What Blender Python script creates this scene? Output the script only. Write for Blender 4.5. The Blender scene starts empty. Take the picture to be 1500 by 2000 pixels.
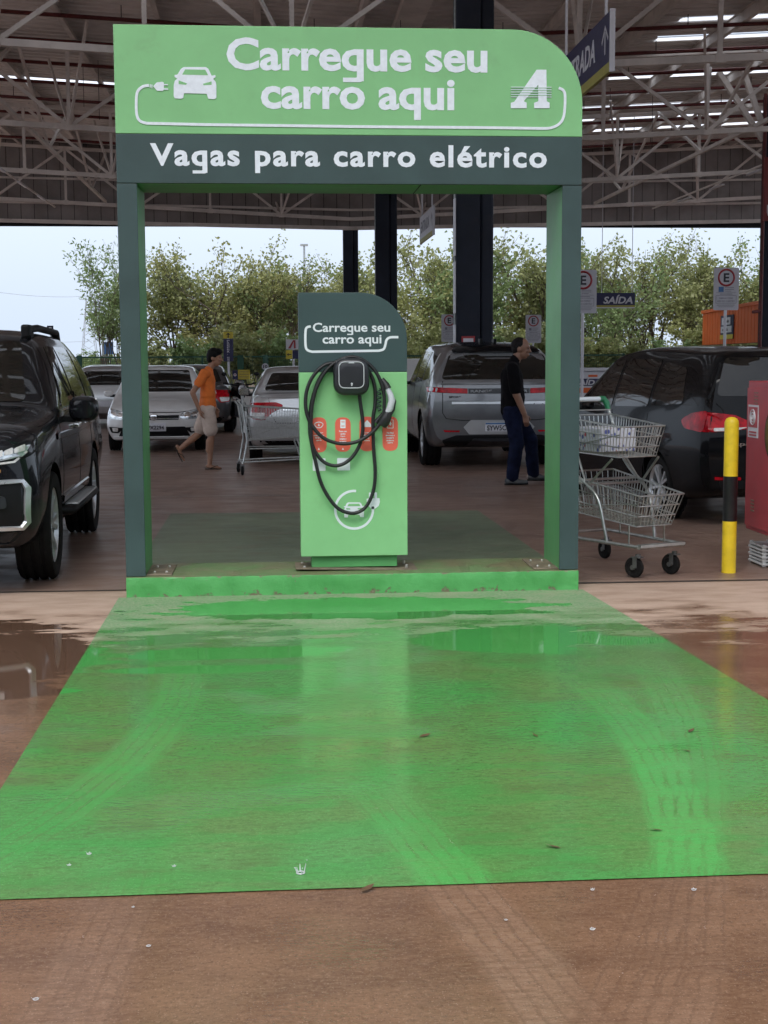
import bpy, bmesh, math, random
import numpy as np
from mathutils import Vector, Matrix
from mathutils.bvhtree import BVHTree
random.seed(7)
PI = math.pi
SC = bpy.context.scene
COL = SC.collection

# ------------------------------------------------------------------ camera
CAM = Vector((-0.534, -9.3134, 1.5484)); YAW, PITCH, ROLL, FPX = -0.0780, 0.1070, -0.0048, 2780.0
r0 = Vector((math.cos(YAW), math.sin(YAW), 0)); h0 = Vector((-math.sin(YAW), math.cos(YAW), 0)); zz = Vector((0, 0, 1))
fw = h0*math.cos(PITCH) - zz*math.sin(PITCH); up0 = h0*math.sin(PITCH) + zz*math.cos(PITCH)
RR = r0*math.cos(ROLL) + up0*math.sin(ROLL); UU = up0*math.cos(ROLL) - r0*math.sin(ROLL)
cd = bpy.data.cameras.new('camera'); cam = bpy.data.objects.new('camera', cd); COL.objects.link(cam)
cam.matrix_world = Matrix(((RR.x, UU.x, -fw.x, CAM.x), (RR.y, UU.y, -fw.y, CAM.y), (RR.z, UU.z, -fw.z, CAM.z), (0, 0, 0, 1)))
cd.sensor_fit = 'VERTICAL'; cd.sensor_height = 24; cd.lens = FPX/2000*24; cd.clip_end = 3000; cd.clip_start = 0.05
SC.camera = cam
# ------------------------------------------------------------------ sky, sun, exposure (overcast, rain)
SUN_EL, SUN_AZ = math.radians(58), math.radians(205)
w = bpy.data.worlds.new('World'); SC.world = w; w.use_nodes = True
nt = w.node_tree; nt.nodes.clear()
sky = nt.nodes.new('ShaderNodeTexSky'); sky.sky_type = 'NISHITA'; sky.sun_disc = False
sky.sun_elevation = SUN_EL; sky.sun_rotation = SUN_AZ; sky.dust_density = 7.0; sky.air_density = 1.0; sky.ozone_density = 1.0
hs = nt.nodes.new('ShaderNodeHueSaturation'); hs.inputs['Saturation'].default_value = 0.30
mxc = nt.nodes.new('ShaderNodeMix'); mxc.data_type = 'RGBA'; mxc.inputs[0].default_value = 0.60
mxc.inputs[7].default_value = (6.2, 7.2, 8.7, 1)          # even cloud cover over the clear-sky model
bg = nt.nodes.new('ShaderNodeBackground'); bg.inputs['Strength'].default_value = 0.12
wo = nt.nodes.new('ShaderNodeOutputWorld')
nt.links.new(sky.outputs[0], hs.inputs['Color']); nt.links.new(hs.outputs[0], mxc.inputs[6])
nt.links.new(mxc.outputs[2], bg.inputs[0]); nt.links.new(bg.outputs[0], wo.inputs[0])
sl = bpy.data.lights.new('sun', 'SUN'); sl.energy = 1.4; sl.angle = math.radians(40); sl.color = (1, .97, .93)
so = bpy.data.objects.new('sun', sl); COL.objects.link(so)
sd = Vector((math.sin(SUN_AZ)*math.cos(SUN_EL), math.cos(SUN_AZ)*math.cos(SUN_EL), math.sin(SUN_EL)))
so.rotation_euler = sd.to_track_quat('Z', 'Y').to_euler()
vs = SC.view_settings
SC.display_settings.display_device = 'sRGB'
vs.view_transform = 'Standard'; vs.look = 'None'; vs.gamma = 1; vs.exposure = 0.68; vs.use_curve_mapping = False
SC.render.engine = 'CYCLES'
SC.cycles.use_denoising = True
SC.cycles.max_bounces = 6; SC.cycles.diffuse_bounces = 3; SC.cycles.use_adaptive_sampling = True; SC.cycles.adaptive_threshold = .03; SC.cycles.glossy_bounces = 3; SC.cycles.transparent_max_bounces = 6
SC.cycles.sample_clamp_indirect = 4

def at(px, py, Y):
    """the point of the plane y = Y that the photograph shows at pixel (px, py): used to measure the place"""
    d = RR*((px-750)/FPX) + UU*(-(py-1000)/FPX) + fw
    return CAM + d*((Y-CAM.y)/d.y)
def atz(px, py, z=0.0):
    d = RR*((px-750)/FPX) + UU*(-(py-1000)/FPX) + fw
    return CAM + d*((z-CAM.z)/d.z)

# ------------------------------------------------------------------ node helpers and materials
class NT:
    def __init__(s, name):
        s.m = bpy.data.materials.new(name); s.m.use_nodes = True; s.t = s.m.node_tree
        s.p = s.t.nodes['Principled BSDF']; s.out = s.t.nodes['Material Output']
    def n(s, t): return s.t.nodes.new(t)
    def set(s, sock, v):
        if hasattr(v, 'is_output') or isinstance(v, bpy.types.NodeSocket): s.t.links.new(v, sock)
        elif isinstance(v, (tuple, list)):
            v = tuple(v)
            if len(v) == 3 and len(sock.default_value) == 4: v += (1,)
            sock.default_value = v
        else: sock.default_value = v
    def math(s, op, a, b=0.0, c=0.0, clamp=False):
        k = s.n('ShaderNodeMath'); k.operation = op; k.use_clamp = clamp
        for i, q in enumerate((a, b, c)): s.set(k.inputs[i], q)
        return k.outputs[0]
    def mix(s, f, a, b):
        k = s.n('ShaderNodeMix'); k.data_type = 'RGBA'; s.set(k.inputs[0], f); s.set(k.inputs[6], a); s.set(k.inputs[7], b); return k.outputs[2]
    def mixf(s, f, a, b):
        k = s.n('ShaderNodeMix'); k.data_type = 'FLOAT'; s.set(k.inputs[0], f); s.set(k.inputs[2], a); s.set(k.inputs[3], b); return k.outputs[0]
    def ss(s, v, lo, hi, a=0.0, b=1.0):
        k = s.n('ShaderNodeMapRange'); k.interpolation_type = 'SMOOTHSTEP'
        s.set(k.inputs[0], v); s.set(k.inputs[1], lo); s.set(k.inputs[2], hi); s.set(k.inputs[3], a); s.set(k.inputs[4], b); return k.outputs[0]
    def vec(s, x, y, z=0.0):
        k = s.n('ShaderNodeCombineXYZ'); s.set(k.inputs[0], x); s.set(k.inputs[1], y); s.set(k.inputs[2], z); return k.outputs[0]
    def noise(s, v, scale, detail=3.0, rough=.55, dist=0.0):
        k = s.n('ShaderNodeTexNoise'); s.set(k.inputs['Vector'], v); k.inputs['Scale'].default_value = scale
        k.inputs['Detail'].default_value = detail; k.inputs['Roughness'].default_value = rough; k.inputs['Distortion'].default_value = dist
        return k.outputs[0]
    def scaled(s, v, sc):
        k = s.n('ShaderNodeVectorMath'); k.operation = 'MULTIPLY'; s.set(k.inputs[0], v); k.inputs[1].default_value = sc; return k.outputs[0]
    def bump(s, h, strength=.3, dist=.01):
        k = s.n('ShaderNodeBump'); s.set(k.inputs['Height'], h); s.set(k.inputs['Strength'], strength); k.inputs['Distance'].default_value = dist
        s.t.links.new(k.outputs[0], s.p.inputs['Normal'])
    def pos(s):
        g = s.n('ShaderNodeNewGeometry'); return g.outputs['Position']
    def xyz(s, v):
        k = s.n('ShaderNodeSeparateXYZ'); s.set(k.inputs[0], v); return k.outputs[0], k.outputs[1], k.outputs[2]

def pm(name, col, rough=.5, metal=0, coat=0, var=.10, vs=5, bump=0, bs=60, rvar=.12, dirt=0, dcol=(.16, .12, .09), trans=0, spec=.5):
    N = NT(name); tc = N.n('ShaderNodeTexCoord').outputs['Object']
    n1 = N.noise(tc, vs, 4, .6)
    lo = tuple(c*(1-var) for c in col); hi = tuple(min(1, c*(1+var)) for c in col)
    c = N.mix(N.ss(n1, .3, .7), lo, hi)
    if dirt:
        d = N.ss(N.noise(tc, vs*2.3, 6, .7, .4), .52, .75, 0, dirt); c = N.mix(d, c, dcol)
    N.set(N.p.inputs['Base Color'], c); N.p.inputs['Metallic'].default_value = metal
    n2 = N.noise(tc, vs*4, 3)
    N.set(N.p.inputs['Roughness'], N.math('ADD', N.math('MULTIPLY', n2, rvar), max(0.0, rough-rvar*.5), clamp=True))
    N.p.inputs['Coat Weight'].default_value = coat; N.p.inputs['Coat Roughness'].default_value = .04
    N.p.inputs['Specular IOR Level'].default_value = spec
    if bump: N.bump(N.noise(tc, bs, 4, .6), bump, .01)
    return N.m

M = {}
M['sign_green'] = pm('sign_green_paint', (.245, .56, .24), .45, var=.05, vs=2.5, dirt=.10, bump=.03, bs=40)
M['frame_green'] = pm('frame_green_paint', (.085, .31, .10), .4, var=.10, vs=3, dirt=.12, bump=.04, bs=30)
M['slate'] = pm('slate_green_paint', (.040, .073, .072), .5, var=.10, vs=3, dirt=.10, dcol=(.09, .11, .11), bump=.05, bs=25)
M['totem_slate'] = pm('totem_slate_vinyl', (.040, .076, .076), .5, var=.05, vs=3)
M['letter'] = pm('white_letter_acrylic', (.84, .88, .94), .4, var=.05, vs=30)
M['vinyl_white'] = pm('white_vinyl', (.78, .83, .85), .35, var=.02)
M['pill'] = pm('coral_vinyl', (.78, .14, .09), .4, var=.04)
M['rubber'] = pm('black_rubber', (.014, .014, .015), .42, var=.2, bump=.05)
M['tyre'] = pm('tyre_rubber', (.011, .0105, .0105), .75, var=.25, vs=12, dirt=.3, dcol=(.035, .030, .027), bump=.15, bs=50, spec=.15)
M['plastic_dk'] = pm('charcoal_plastic', (.020, .021, .026), .38, var=.1, bump=.04, bs=150)
M['plastic_blk'] = pm('black_trim_plastic', (.008, .008, .009), .5, var=.15, bump=.06, bs=120, spec=.2)
M['grey_lt'] = pm('light_grey_plastic', (.55, .57, .60), .4, var=.05)
M['galv'] = pm('galvanised_steel', (.46, .48, .47), .33, metal=.85, var=.14, vs=20, rvar=.2)
M['chrome'] = pm('bright_chrome', (.80, .81, .82), .14, metal=1, var=.05)
M['silver_trim'] = pm('satin_silver_trim', (.62, .64, .66), .3, metal=.7, var=.05)
M['rust_plate'] = pm('weathered_base_plate', (.21, .17, .12), .6, metal=.2, var=.25, vs=9, dirt=.3, bump=.2, bs=40)
M['bolt'] = pm('zinc_bolt', (.6, .58, .52), .35, metal=.8)
M['glass'] = pm('tinted_car_glass', (.016, .0145, .013), .03, var=.3, vs=2, rvar=.01, spec=.42)
M['headlamp'] = pm('headlamp_lens', (.50, .53, .55), .08, metal=.55, var=.45, vs=14, rvar=.1, coat=1)
M['red_lens'] = pm('red_tail_lens', (.42, .004, .012), .15, var=.45, vs=9, rvar=.05, coat=.12, spec=.15)
M['clear_lens'] = pm('clear_lens', (.62, .60, .58), .12, var=.2, vs=20, coat=1)
M['amber'] = pm('amber_lens', (.45, .22, .08), .2, var=.1, coat=1)
M['well'] = pm('wheel_well', (.003, .003, .003), .9, spec=.05)
M['paint_black'] = pm('black_car_paint', (.006, .006, .007), .22, var=.15, coat=.30, rvar=.04, spec=.03)
M['paint_char'] = pm('graphite_car_paint', (.010, .0105, .013), .25, var=.15, coat=.6, rvar=.04, spec=.05)
M['paint_white'] = pm('white_car_paint', (.62, .61, .60), .3, var=.04, coat=.8, rvar=.04, dirt=.06)
M['paint_silver'] = pm('silver_car_paint', (.50, .51, .52), .3, metal=.75, var=.05, coat=.8, rvar=.05)
M['paint_grey'] = pm('grey_car_paint', (.155, .16, .17), .3, metal=.55, var=.05, coat=.9, rvar=.05)
M['paint_dkgrey'] = pm('dark_grey_car_paint', (.10, .10, .105), .3, metal=.5, var=.05, coat=.8)
M['steel_cream'] = pm('dusty_light_steel_paint', (.70, .65, .61), .6, var=.12, vs=1.2, dirt=.25)
M['roof_metal'] = pm('galvanised_roof_sheet', (.74, .70, .67), .5, metal=.1, var=.18, vs=.4, dirt=.15)
M['fascia'] = pm('fascia_sheet', (.27, .245, .235), .6, var=.2, vs=.7, dirt=.2)
M['fire_red'] = pm('fire_pipe_red', (.11, .014, .013), .5, var=.2)
M['column'] = pm('navy_black_column_paint', (.016, .020, .032), .6, var=.15, vs=2, dirt=.06, spec=.25)
M['navy'] = pm('navy_sign_vinyl', (.018, .019, .075), .4, var=.06)
M['sign_yellow'] = pm('yellow_sign_vinyl', (.62, .50, .05), .4, var=.06)
M['olive_yellow'] = pm('weathered_yellow_band', (.36, .33, .06), .45, var=.08)
M['frame_white'] = pm('white_sign_frame', (.62, .62, .66), .4, var=.06)
M['sign_grey'] = pm('white_sign_plate', (.48, .48, .52), .45, var=.05)
M['ink'] = pm('black_sign_ink', (.02, .02, .03), .5)
M['ink_grey'] = pm('grey_sign_ink', (.20, .20, .23), .5)
M['sign_red'] = pm('red_sign_ink', (.35, .03, .035), .45)
M['blue'] = pm('blue_sign_vinyl', (.04, .13, .32), .45)
M['bollard_y'] = pm('chipped_yellow_paint', (.78, .56, .02), .45, var=.10, vs=9, dirt=.22, dcol=(.25, .16, .04), bump=.12, bs=35)
M['bollard_b'] = pm('black_bollard_paint', (.012, .012, .013), .3, var=.2, dirt=.08)
M['banner_red'] = pm('red_banner_vinyl', (.20, .022, .02), .5)
M['cab_red'] = pm('faded_red_cabinet_paint', (.40, .034, .045), .33, var=.12, vs=3, dirt=.08, bump=.03)
M['orange'] = pm('orange_cladding', (.72, .125, .02), .5, var=.06, vs=2)
M['fence_green'] = pm('fence_green_paint', (.025, .10, .065), .5, var=.1)
M['skin'] = pm('tan_skin', (.30, .155, .095), .5, var=.08, vs=12)
M['skin2'] = pm('brown_skin', (.24, .125, .080), .5, var=.08, vs=12)
M['hair'] = pm('black_hair', (.004, .0035, .0035), .6, var=.3, vs=40, bump=.5, bs=120, spec=.15)
M['hair2'] = pm('short_dark_hair', (.012, .010, .010), .7, var=.3, vs=40, bump=.4, bs=150, spec=.15)
M['tee'] = pm('orange_cotton', (.70, .165, .025), .85, var=.12, vs=9, bump=.2, bs=18)
M['shorts'] = pm('sand_cotton', (.50, .40, .34), .85, var=.10, vs=14, bump=.25, bs=20)
M['polo'] = pm('black_cotton', (.0055, .005, .006), .9, var=.2, vs=10, bump=.3, bs=14, spec=.08)
M['jeans'] = pm('dark_denim', (.008, .011, .030), .9, var=.35, vs=9, bump=.35, bs=16, spec=.1)
M['sandal'] = pm('brown_sandal', (.045, .028, .020), .7)
M['shoe'] = pm('grey_canvas_shoe', (.10, .105, .11), .75)
M['bark'] = pm('grey_brown_bark', (.085, .068, .050), .85, var=.25, vs=6, bump=.4, bs=20)
M['white_plastic'] = pm('white_plastic', (.66, .67, .66), .4)
M['cart_green'] = pm('green_cart_grip', (.02, .20, .085), .4)
M['fog'] = M['clear_lens']

def leafmat(name, a, b, c):
    N = NT(name); oi = N.n('ShaderNodeObjectInfo').outputs['Random']
    p = N.pos(); n1 = N.noise(p, .8, 3); n2 = N.noise(p, 7.0, 2)
    col = N.mix(N.ss(n1, .35, .65), a, b); col = N.mix(N.ss(n2, .5, .75, 0, .7), col, c)
    col = N.mix(N.math('MULTIPLY', oi, .35), col, (a[0]*1.15, a[1]*.85, a[2]*.9))
    N.set(N.p.inputs['Base Color'], col); N.p.inputs['Roughness'].default_value = .5
    tr = N.n('ShaderNodeBsdfTranslucent'); N.set(tr.inputs[0], col)
    ms = N.n('ShaderNodeMixShader'); ms.inputs[0].default_value = .45
    N.t.links.new(N.p.outputs[0], ms.inputs[1]); N.t.links.new(tr.outputs[0], ms.inputs[2]); N.t.links.new(ms.outputs[0], N.out.inputs[0])
    return N.m
M['leaf_a'] = leafmat('olive_foliage', (.20, .235, .085), (.285, .315, .125), (.39, .40, .20))
M['leaf_b'] = leafmat('green_foliage', (.15, .235, .085), (.23, .32, .125), (.32, .39, .18))
M['leaf_c'] = leafmat('yellowish_foliage', (.25, .275, .095), (.34, .355, .135), (.43, .44, .21))

N = NT('translucent_skylight'); tr = N.n('ShaderNodeBsdfTranslucent'); tr.inputs[0].default_value = (.85, .87, .90, 1)
N.p.inputs['Base Color'].default_value = (.7, .72, .74, 1); ms = N.n('ShaderNodeMixShader'); ms.inputs[0].default_value = .75
N.t.links.new(N.p.outputs[0], ms.inputs[1]); N.t.links.new(tr.outputs[0], ms.inputs[2]); N.t.links.new(ms.outputs[0], N.out.inputs[0]); M['skylight'] = N.m

# ------------------------------------------------------------------ scene-graph helpers
ORG = {}
def tag(o, label=None, cat=None, group=None, kind=None):
    if label: o['label'] = label
    if cat: o['category'] = cat
    if group: o['group'] = group
    if kind: o['kind'] = kind
    return o
def thing(name, label, cat, loc=(0, 0, 0), rotz=0.0, group=None, parent=None):
    o = bpy.data.objects.new(name, None); COL.objects.link(o); o.empty_display_size = .2
    o.location = loc; o.rotation_euler = (0, 0, rotz)
    if parent is None: tag(o, label, cat, group)
    else: o.parent = parent
    ORG[o] = Vector(loc)
    return o
def copy_tree(o, parent=None):
    c = o.copy(); COL.objects.link(c); c.parent = parent
    for ch in list(o.children): copy_tree(ch, c)
    return c
def link(name, me, mat, parent=None, loc=None, rot=None):
    o = bpy.data.objects.new(name, me); COL.objects.link(o)
    if mat is not None:
        mm = M[mat] if isinstance(mat, str) else mat
        if not me.materials: me.materials.append(mm)
    if parent is not None: o.parent = parent
    if loc is not None: o.location = loc
    if rot is not None: o.rotation_euler = rot
    return o

def frame(t, a=None):
    t = Vector(t).normalized()
    if a is None or abs(t.dot(Vector(a).normalized())) > .98:
        a = Vector((0, 0, 1)) if abs(t.z) < .9 else Vector((1, 0, 0))
    a = Vector(a); a = (a - t*a.dot(t)).normalized(); return t, a, t.cross(a)

class MB:
    def __init__(s): s.v = []; s.f = []
    def add(s, vs, fs):
        k = len(s.v); s.v += [tuple(p) for p in vs]; s.f += [tuple(i+k for i in f) for f in fs]; return s
    def box(s, c, d, rz=0.0, M_=None):
        x, y, z = d[0]/2, d[1]/2, d[2]/2; cs, sn = math.cos(rz), math.sin(rz); P = []
        for dz in (-z, z):
            for dx, dy in ((-x, -y), (x, -y), (x, y), (-x, y)):
                p = Vector((dx, dy, dz))
                if M_ is not None: p = M_ @ p
                P.append((c[0]+p.x*cs-p.y*sn, c[1]+p.x*sn+p.y*cs, c[2]+p.z))
        return s.add(P, [(3, 2, 1, 0), (4, 5, 6, 7), (0, 1, 5, 4), (1, 2, 6, 5), (2, 3, 7, 6), (3, 0, 4, 7)])
    def bar(s, p0, p1, w, h, a=None):
        t, a, b = frame(Vector(p1)-Vector(p0), a); P = []
        for p in (Vector(p0), Vector(p1)):
            for i, j in ((-1, -1), (1, -1), (1, 1), (-1, 1)): P.append(p + b*(i*w/2) + a*(j*h/2))
        return s.add(P, [(3, 2, 1, 0), (4, 5, 6, 7), (0, 1, 5, 4), (1, 2, 6, 5), (2, 3, 7, 6), (3, 0, 4, 7)])
    def tube(s, pts, r, n=8, closed=False, flat=(1, 1), up=None):
        pts = [Vector(p) for p in pts]; m = len(pts); rs = r if isinstance(r, (list, tuple)) else [r]*m
        P = []; a = up
        for i, p in enumerate(pts):
            if closed: t = pts[(i+1) % m] - pts[i-1]
            else: t = pts[min(i+1, m-1)] - pts[max(i-1, 0)]
            if t.length < 1e-9: t = Vector((0, 0, 1))
            t, a, b = frame(t, a)
            for k in range(n):
                q = 2*PI*k/n; P.append(p + a*(math.cos(q)*rs[i]*flat[0]) + b*(math.sin(q)*rs[i]*flat[1]))
        F = []
        for i in range(m if closed else m-1):
            j = (i+1) % m
            for k in range(n): F.append((i*n+k, i*n+(k+1) % n, j*n+(k+1) % n, j*n+k))
        if not closed: F += [tuple(range(n-1, -1, -1)), tuple((m-1)*n+k for k in range(n))]
        return s.add(P, F)
    def prism(s, poly, y0, y1):
        n = len(poly)
        ar = sum(poly[i][0]*poly[(i+1) % n][1]-poly[(i+1) % n][0]*poly[i][1] for i in range(n))
        if ar < 0: poly = poly[::-1]
        P = [(x, y0, z) for x, z in poly] + [(x, y1, z) for x, z in poly]
        F = [tuple(range(n)), tuple(range(2*n-1, n-1, -1))] + [(i+n, (i+1) % n+n, (i+1) % n, i) for i in range(n)]
        return s.add(P, F)
    def lathe(s, prof, n=24, c=(0, 0, 0), axis='z', alt=None):
        m = len(prof); P = []
        for k in range(n):
            q = 2*PI*k/n
            for i, (r, h) in enumerate(prof):
                if alt and i in alt and k % 2: r -= alt[i]
                x, y = r*math.cos(q), r*math.sin(q)
                p = (x, y, h) if axis == 'z' else ((h, x, y) if axis == 'x' else (x, h, y))
                P.append((p[0]+c[0], p[1]+c[1], p[2]+c[2]))
        F = []
        for k in range(n):
            j = (k+1) % n
            for i in range(m-1):
                f = (k*m+i, j*m+i, j*m+i+1, k*m+i+1)
                F.append(f if axis != 'y' else f[::-1])
        return s.add(P, F)
    def sphere(s, c, r, n=12, m=8):
        prof = [(max(1e-4, math.sin(PI*i/m)), -math.cos(PI*i/m)) for i in range(m+1)]
        k = len(s.v); s.lathe(prof, n)
        rr = r if isinstance(r, (tuple, list)) else (r, r, r)
        for i in range(k, len(s.v)): x, y, z = s.v[i]; s.v[i] = (c[0]+x*rr[0], c[1]+y*rr[1], c[2]+z*rr[2])
        return s
    def ribbon(s, pts, wd, y, th=.003):
        """flat strip of width wd along a 2-D path (x,z), front face at y"""
        n = len(pts); L = []; R_ = []
        for i in range(n):
            a = pts[max(i-1, 0)]; b = pts[min(i+1, n-1)]; dx, dz = b[0]-a[0], b[1]-a[1]; l = math.hypot(dx, dz) or 1
            nx, nz = -dz/l*wd/2, dx/l*wd/2; L.append((pts[i][0]+nx, pts[i][1]+nz)); R_.append((pts[i][0]-nx, pts[i][1]-nz))
        return s.prism(R_ + L[::-1], y, y+th)
    def mesh(s, name, smooth=None):
        me = bpy.data.meshes.new(name); me.from_pydata(s.v, [], s.f); me.update()
        if smooth is not None:
            me.shade_smooth()
            if smooth < 179: me.set_sharp_from_angle(angle=math.radians(smooth))
        return me
    def build(s, name, mat, parent=None, smooth=None, bevel=0.0, local=False, seg=2):
        if parent is not None and not local:
            q = parent; off = Vector((0, 0, 0))
            while q is not None: off += ORG.get(q, Vector((0, 0, 0))); q = q.parent
            if off.length: s.v = [(x-off.x, y-off.y, z-off.z) for x, y, z in s.v]
        o = link(name, s.mesh(name, smooth), mat, parent)
        if bevel:
            b = o.modifiers.new('bevel', 'BEVEL'); b.width = bevel; b.segments = seg; b.limit_method = 'ANGLE'; b.angle_limit = math.radians(40)
        return o

def rpoly(pts, r, n=5, step=None):
    """round the corners of a 2-D polygon; r one radius or one per corner"""
    m = len(pts); out = []
    for i in range(m):
        rr = r[i] if isinstance(r, (list, tuple)) else r
        p = np.array(pts[i], float); a = np.array(pts[i-1], float)-p; b = np.array(pts[(i+1) % m], float)-p
        la, lb = np.linalg.norm(a), np.linalg.norm(b); d = min(rr, la*.48, lb*.48)
        if d < 1e-5: out.append(tuple(p)); continue
        A = p+a/la*d; B = p+b/lb*d
        for k in range(n+1):
            t = k/n; out.append(tuple((1-t)**2*A+2*t*(1-t)*p+t*t*B))
    if step:
        d = []
        for i in range(len(out)):
            a, b = np.array(out[i]), np.array(out[(i+1) % len(out)]); k = max(1, int(np.linalg.norm(b-a)/step))
            for j in range(k): d.append(tuple(a+(b-a)*j/k))
        out = d
    return out
def circ(cx, cz, r, n=24, rz=None): return [(cx+r*math.cos(2*PI*k/n), cz+(rz or r)*math.sin(2*PI*k/n)) for k in range(n)]
def smooth_path(pts, n=6):
    P = [np.array(p, float) for p in pts]; out = []
    for i in range(len(P)-1):
        a, b, c, d = P[max(i-1, 0)], P[i], P[i+1], P[min(i+2, len(P)-1)]
        for k in range(n):
            t = k/n; out.append(tuple(.5*((2*b)+(c-a)*t+(2*a-5*b+4*c-d)*t*t+(3*b-a-3*c+d)*t**3)))
    out.append(tuple(P[-1])); return out

TMP = bpy.data.scenes.new('workbench')          # an empty scene, so that modifiers are worked out without the rest of the place
def baked(obs):
    for o in obs: TMP.collection.objects.link(o)
    with bpy.context.temp_override(scene=TMP, view_layer=TMP.view_layers[0]):
        dg = bpy.context.evaluated_depsgraph_get(); dg.update()
        me = bpy.data.meshes.new_from_object(obs[0].evaluated_get(dg))
    for o in obs: bpy.data.objects.remove(o)
    return me
TXT = {}
def txt(body, name, mat, parent, o, wd, ht, bold=.02, xd=(1, 0, 0), ud=(0, 0, 1), th=.004, shear=0.0, sp=1.0, keep=False, local=False, split=None):
    """lettering fitted into a box: o lower-left corner, wd wide, ht tall"""
    key = (body, bold, shear, sp)
    if key not in TXT:
        cu = bpy.data.curves.new('t', 'FONT'); cu.body = body; cu.offset = bold; cu.extrude = .5; cu.shear = shear; cu.space_character = sp; cu.resolution_u = 3
        ob = bpy.data.objects.new('t', cu); me = bpy.data.meshes.new_from_object(ob)
        V = np.array([v.co[:] for v in me.vertices]); F = [tuple(p.vertices) for p in me.polygons]
        bpy.data.objects.remove(ob); bpy.data.curves.remove(cu); bpy.data.meshes.remove(me); TXT[key] = (V, F)
    V, F = TXT[key]; lo, hi = V.min(0), V.max(0); sx = wd/(hi[0]-lo[0]); sy = ht/(hi[1]-lo[1])
    if keep: sx = sy = min(sx, sy)
    X = np.array(xd, float); U = np.array(ud, float); Z = np.cross(X, U)
    W = np.array(o)[None]+(V[:, :1]-lo[0])*sx*X+(V[:, 1:2]-lo[1])*sy*U+(V[:, 2:3]+.5)*th*Z
    if not split: return MB().add(W.tolist(), F).build(name, mat, parent, local=local)
    # one mesh per letter: islands of the lettering that share their stretch of the line
    par = list(range(len(W)))
    def find(i):
        while par[i] != i: par[i] = par[par[i]]; i = par[i]
        return i
    for f in F:
        for i in f[1:]: par[find(i)] = find(f[0])
    isl = {}
    for i in range(len(W)): isl.setdefault(find(i), []).append(i)
    gr = []
    for ids in sorted(isl.values(), key=lambda q: -(V[q, 0].max()-V[q, 0].min())):
        a, b = V[ids, 0].min(), V[ids, 0].max()
        for g in gr:
            if min(b, g[1])-max(a, g[0]) > .5*(b-a): g[2].extend(ids); break
        else: gr.append([a, b, list(ids)])
    line = thing(name, None, None, (0, 0, 0), parent=parent)
    chars = [c for c in split if c != ' ']; gr.sort(key=lambda g: g[0]); out = []
    for gi, g in enumerate(gr):
        S = set(g[2]); mp = {k: j for j, k in enumerate(g[2])}
        mb = MB().add(W[g[2]].tolist(), [tuple(mp[i] for i in f) for f in F if f[0] in S])
        if gi < len(chars) and chars[gi] == 'g':                    # single-storey g: hook the tail of the q
            x0, x1 = W[g[2], 0].min(), W[g[2], 0].max(); z0 = W[g[2], 2].min(); z9 = W[g[2], 2].max(); t = (z9-z0)*.125; st = (x1-x0)*.27
            mb.prism(rpoly([(x0+.06*(x1-x0), z0-t*.25), (x1, z0-t*.25), (x1, z0+2.4*t), (x1-st, z0+2.4*t), (x1-st, z0+t*.85), (x0+.06*(x1-x0), z0+t*.85)], [0, t*1.9, 0, 0, t*.8, 0], 5), W[:, 1].min()-.0004, W[:, 1].max())
        mb.build('letter', mat, line)
    return line

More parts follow.
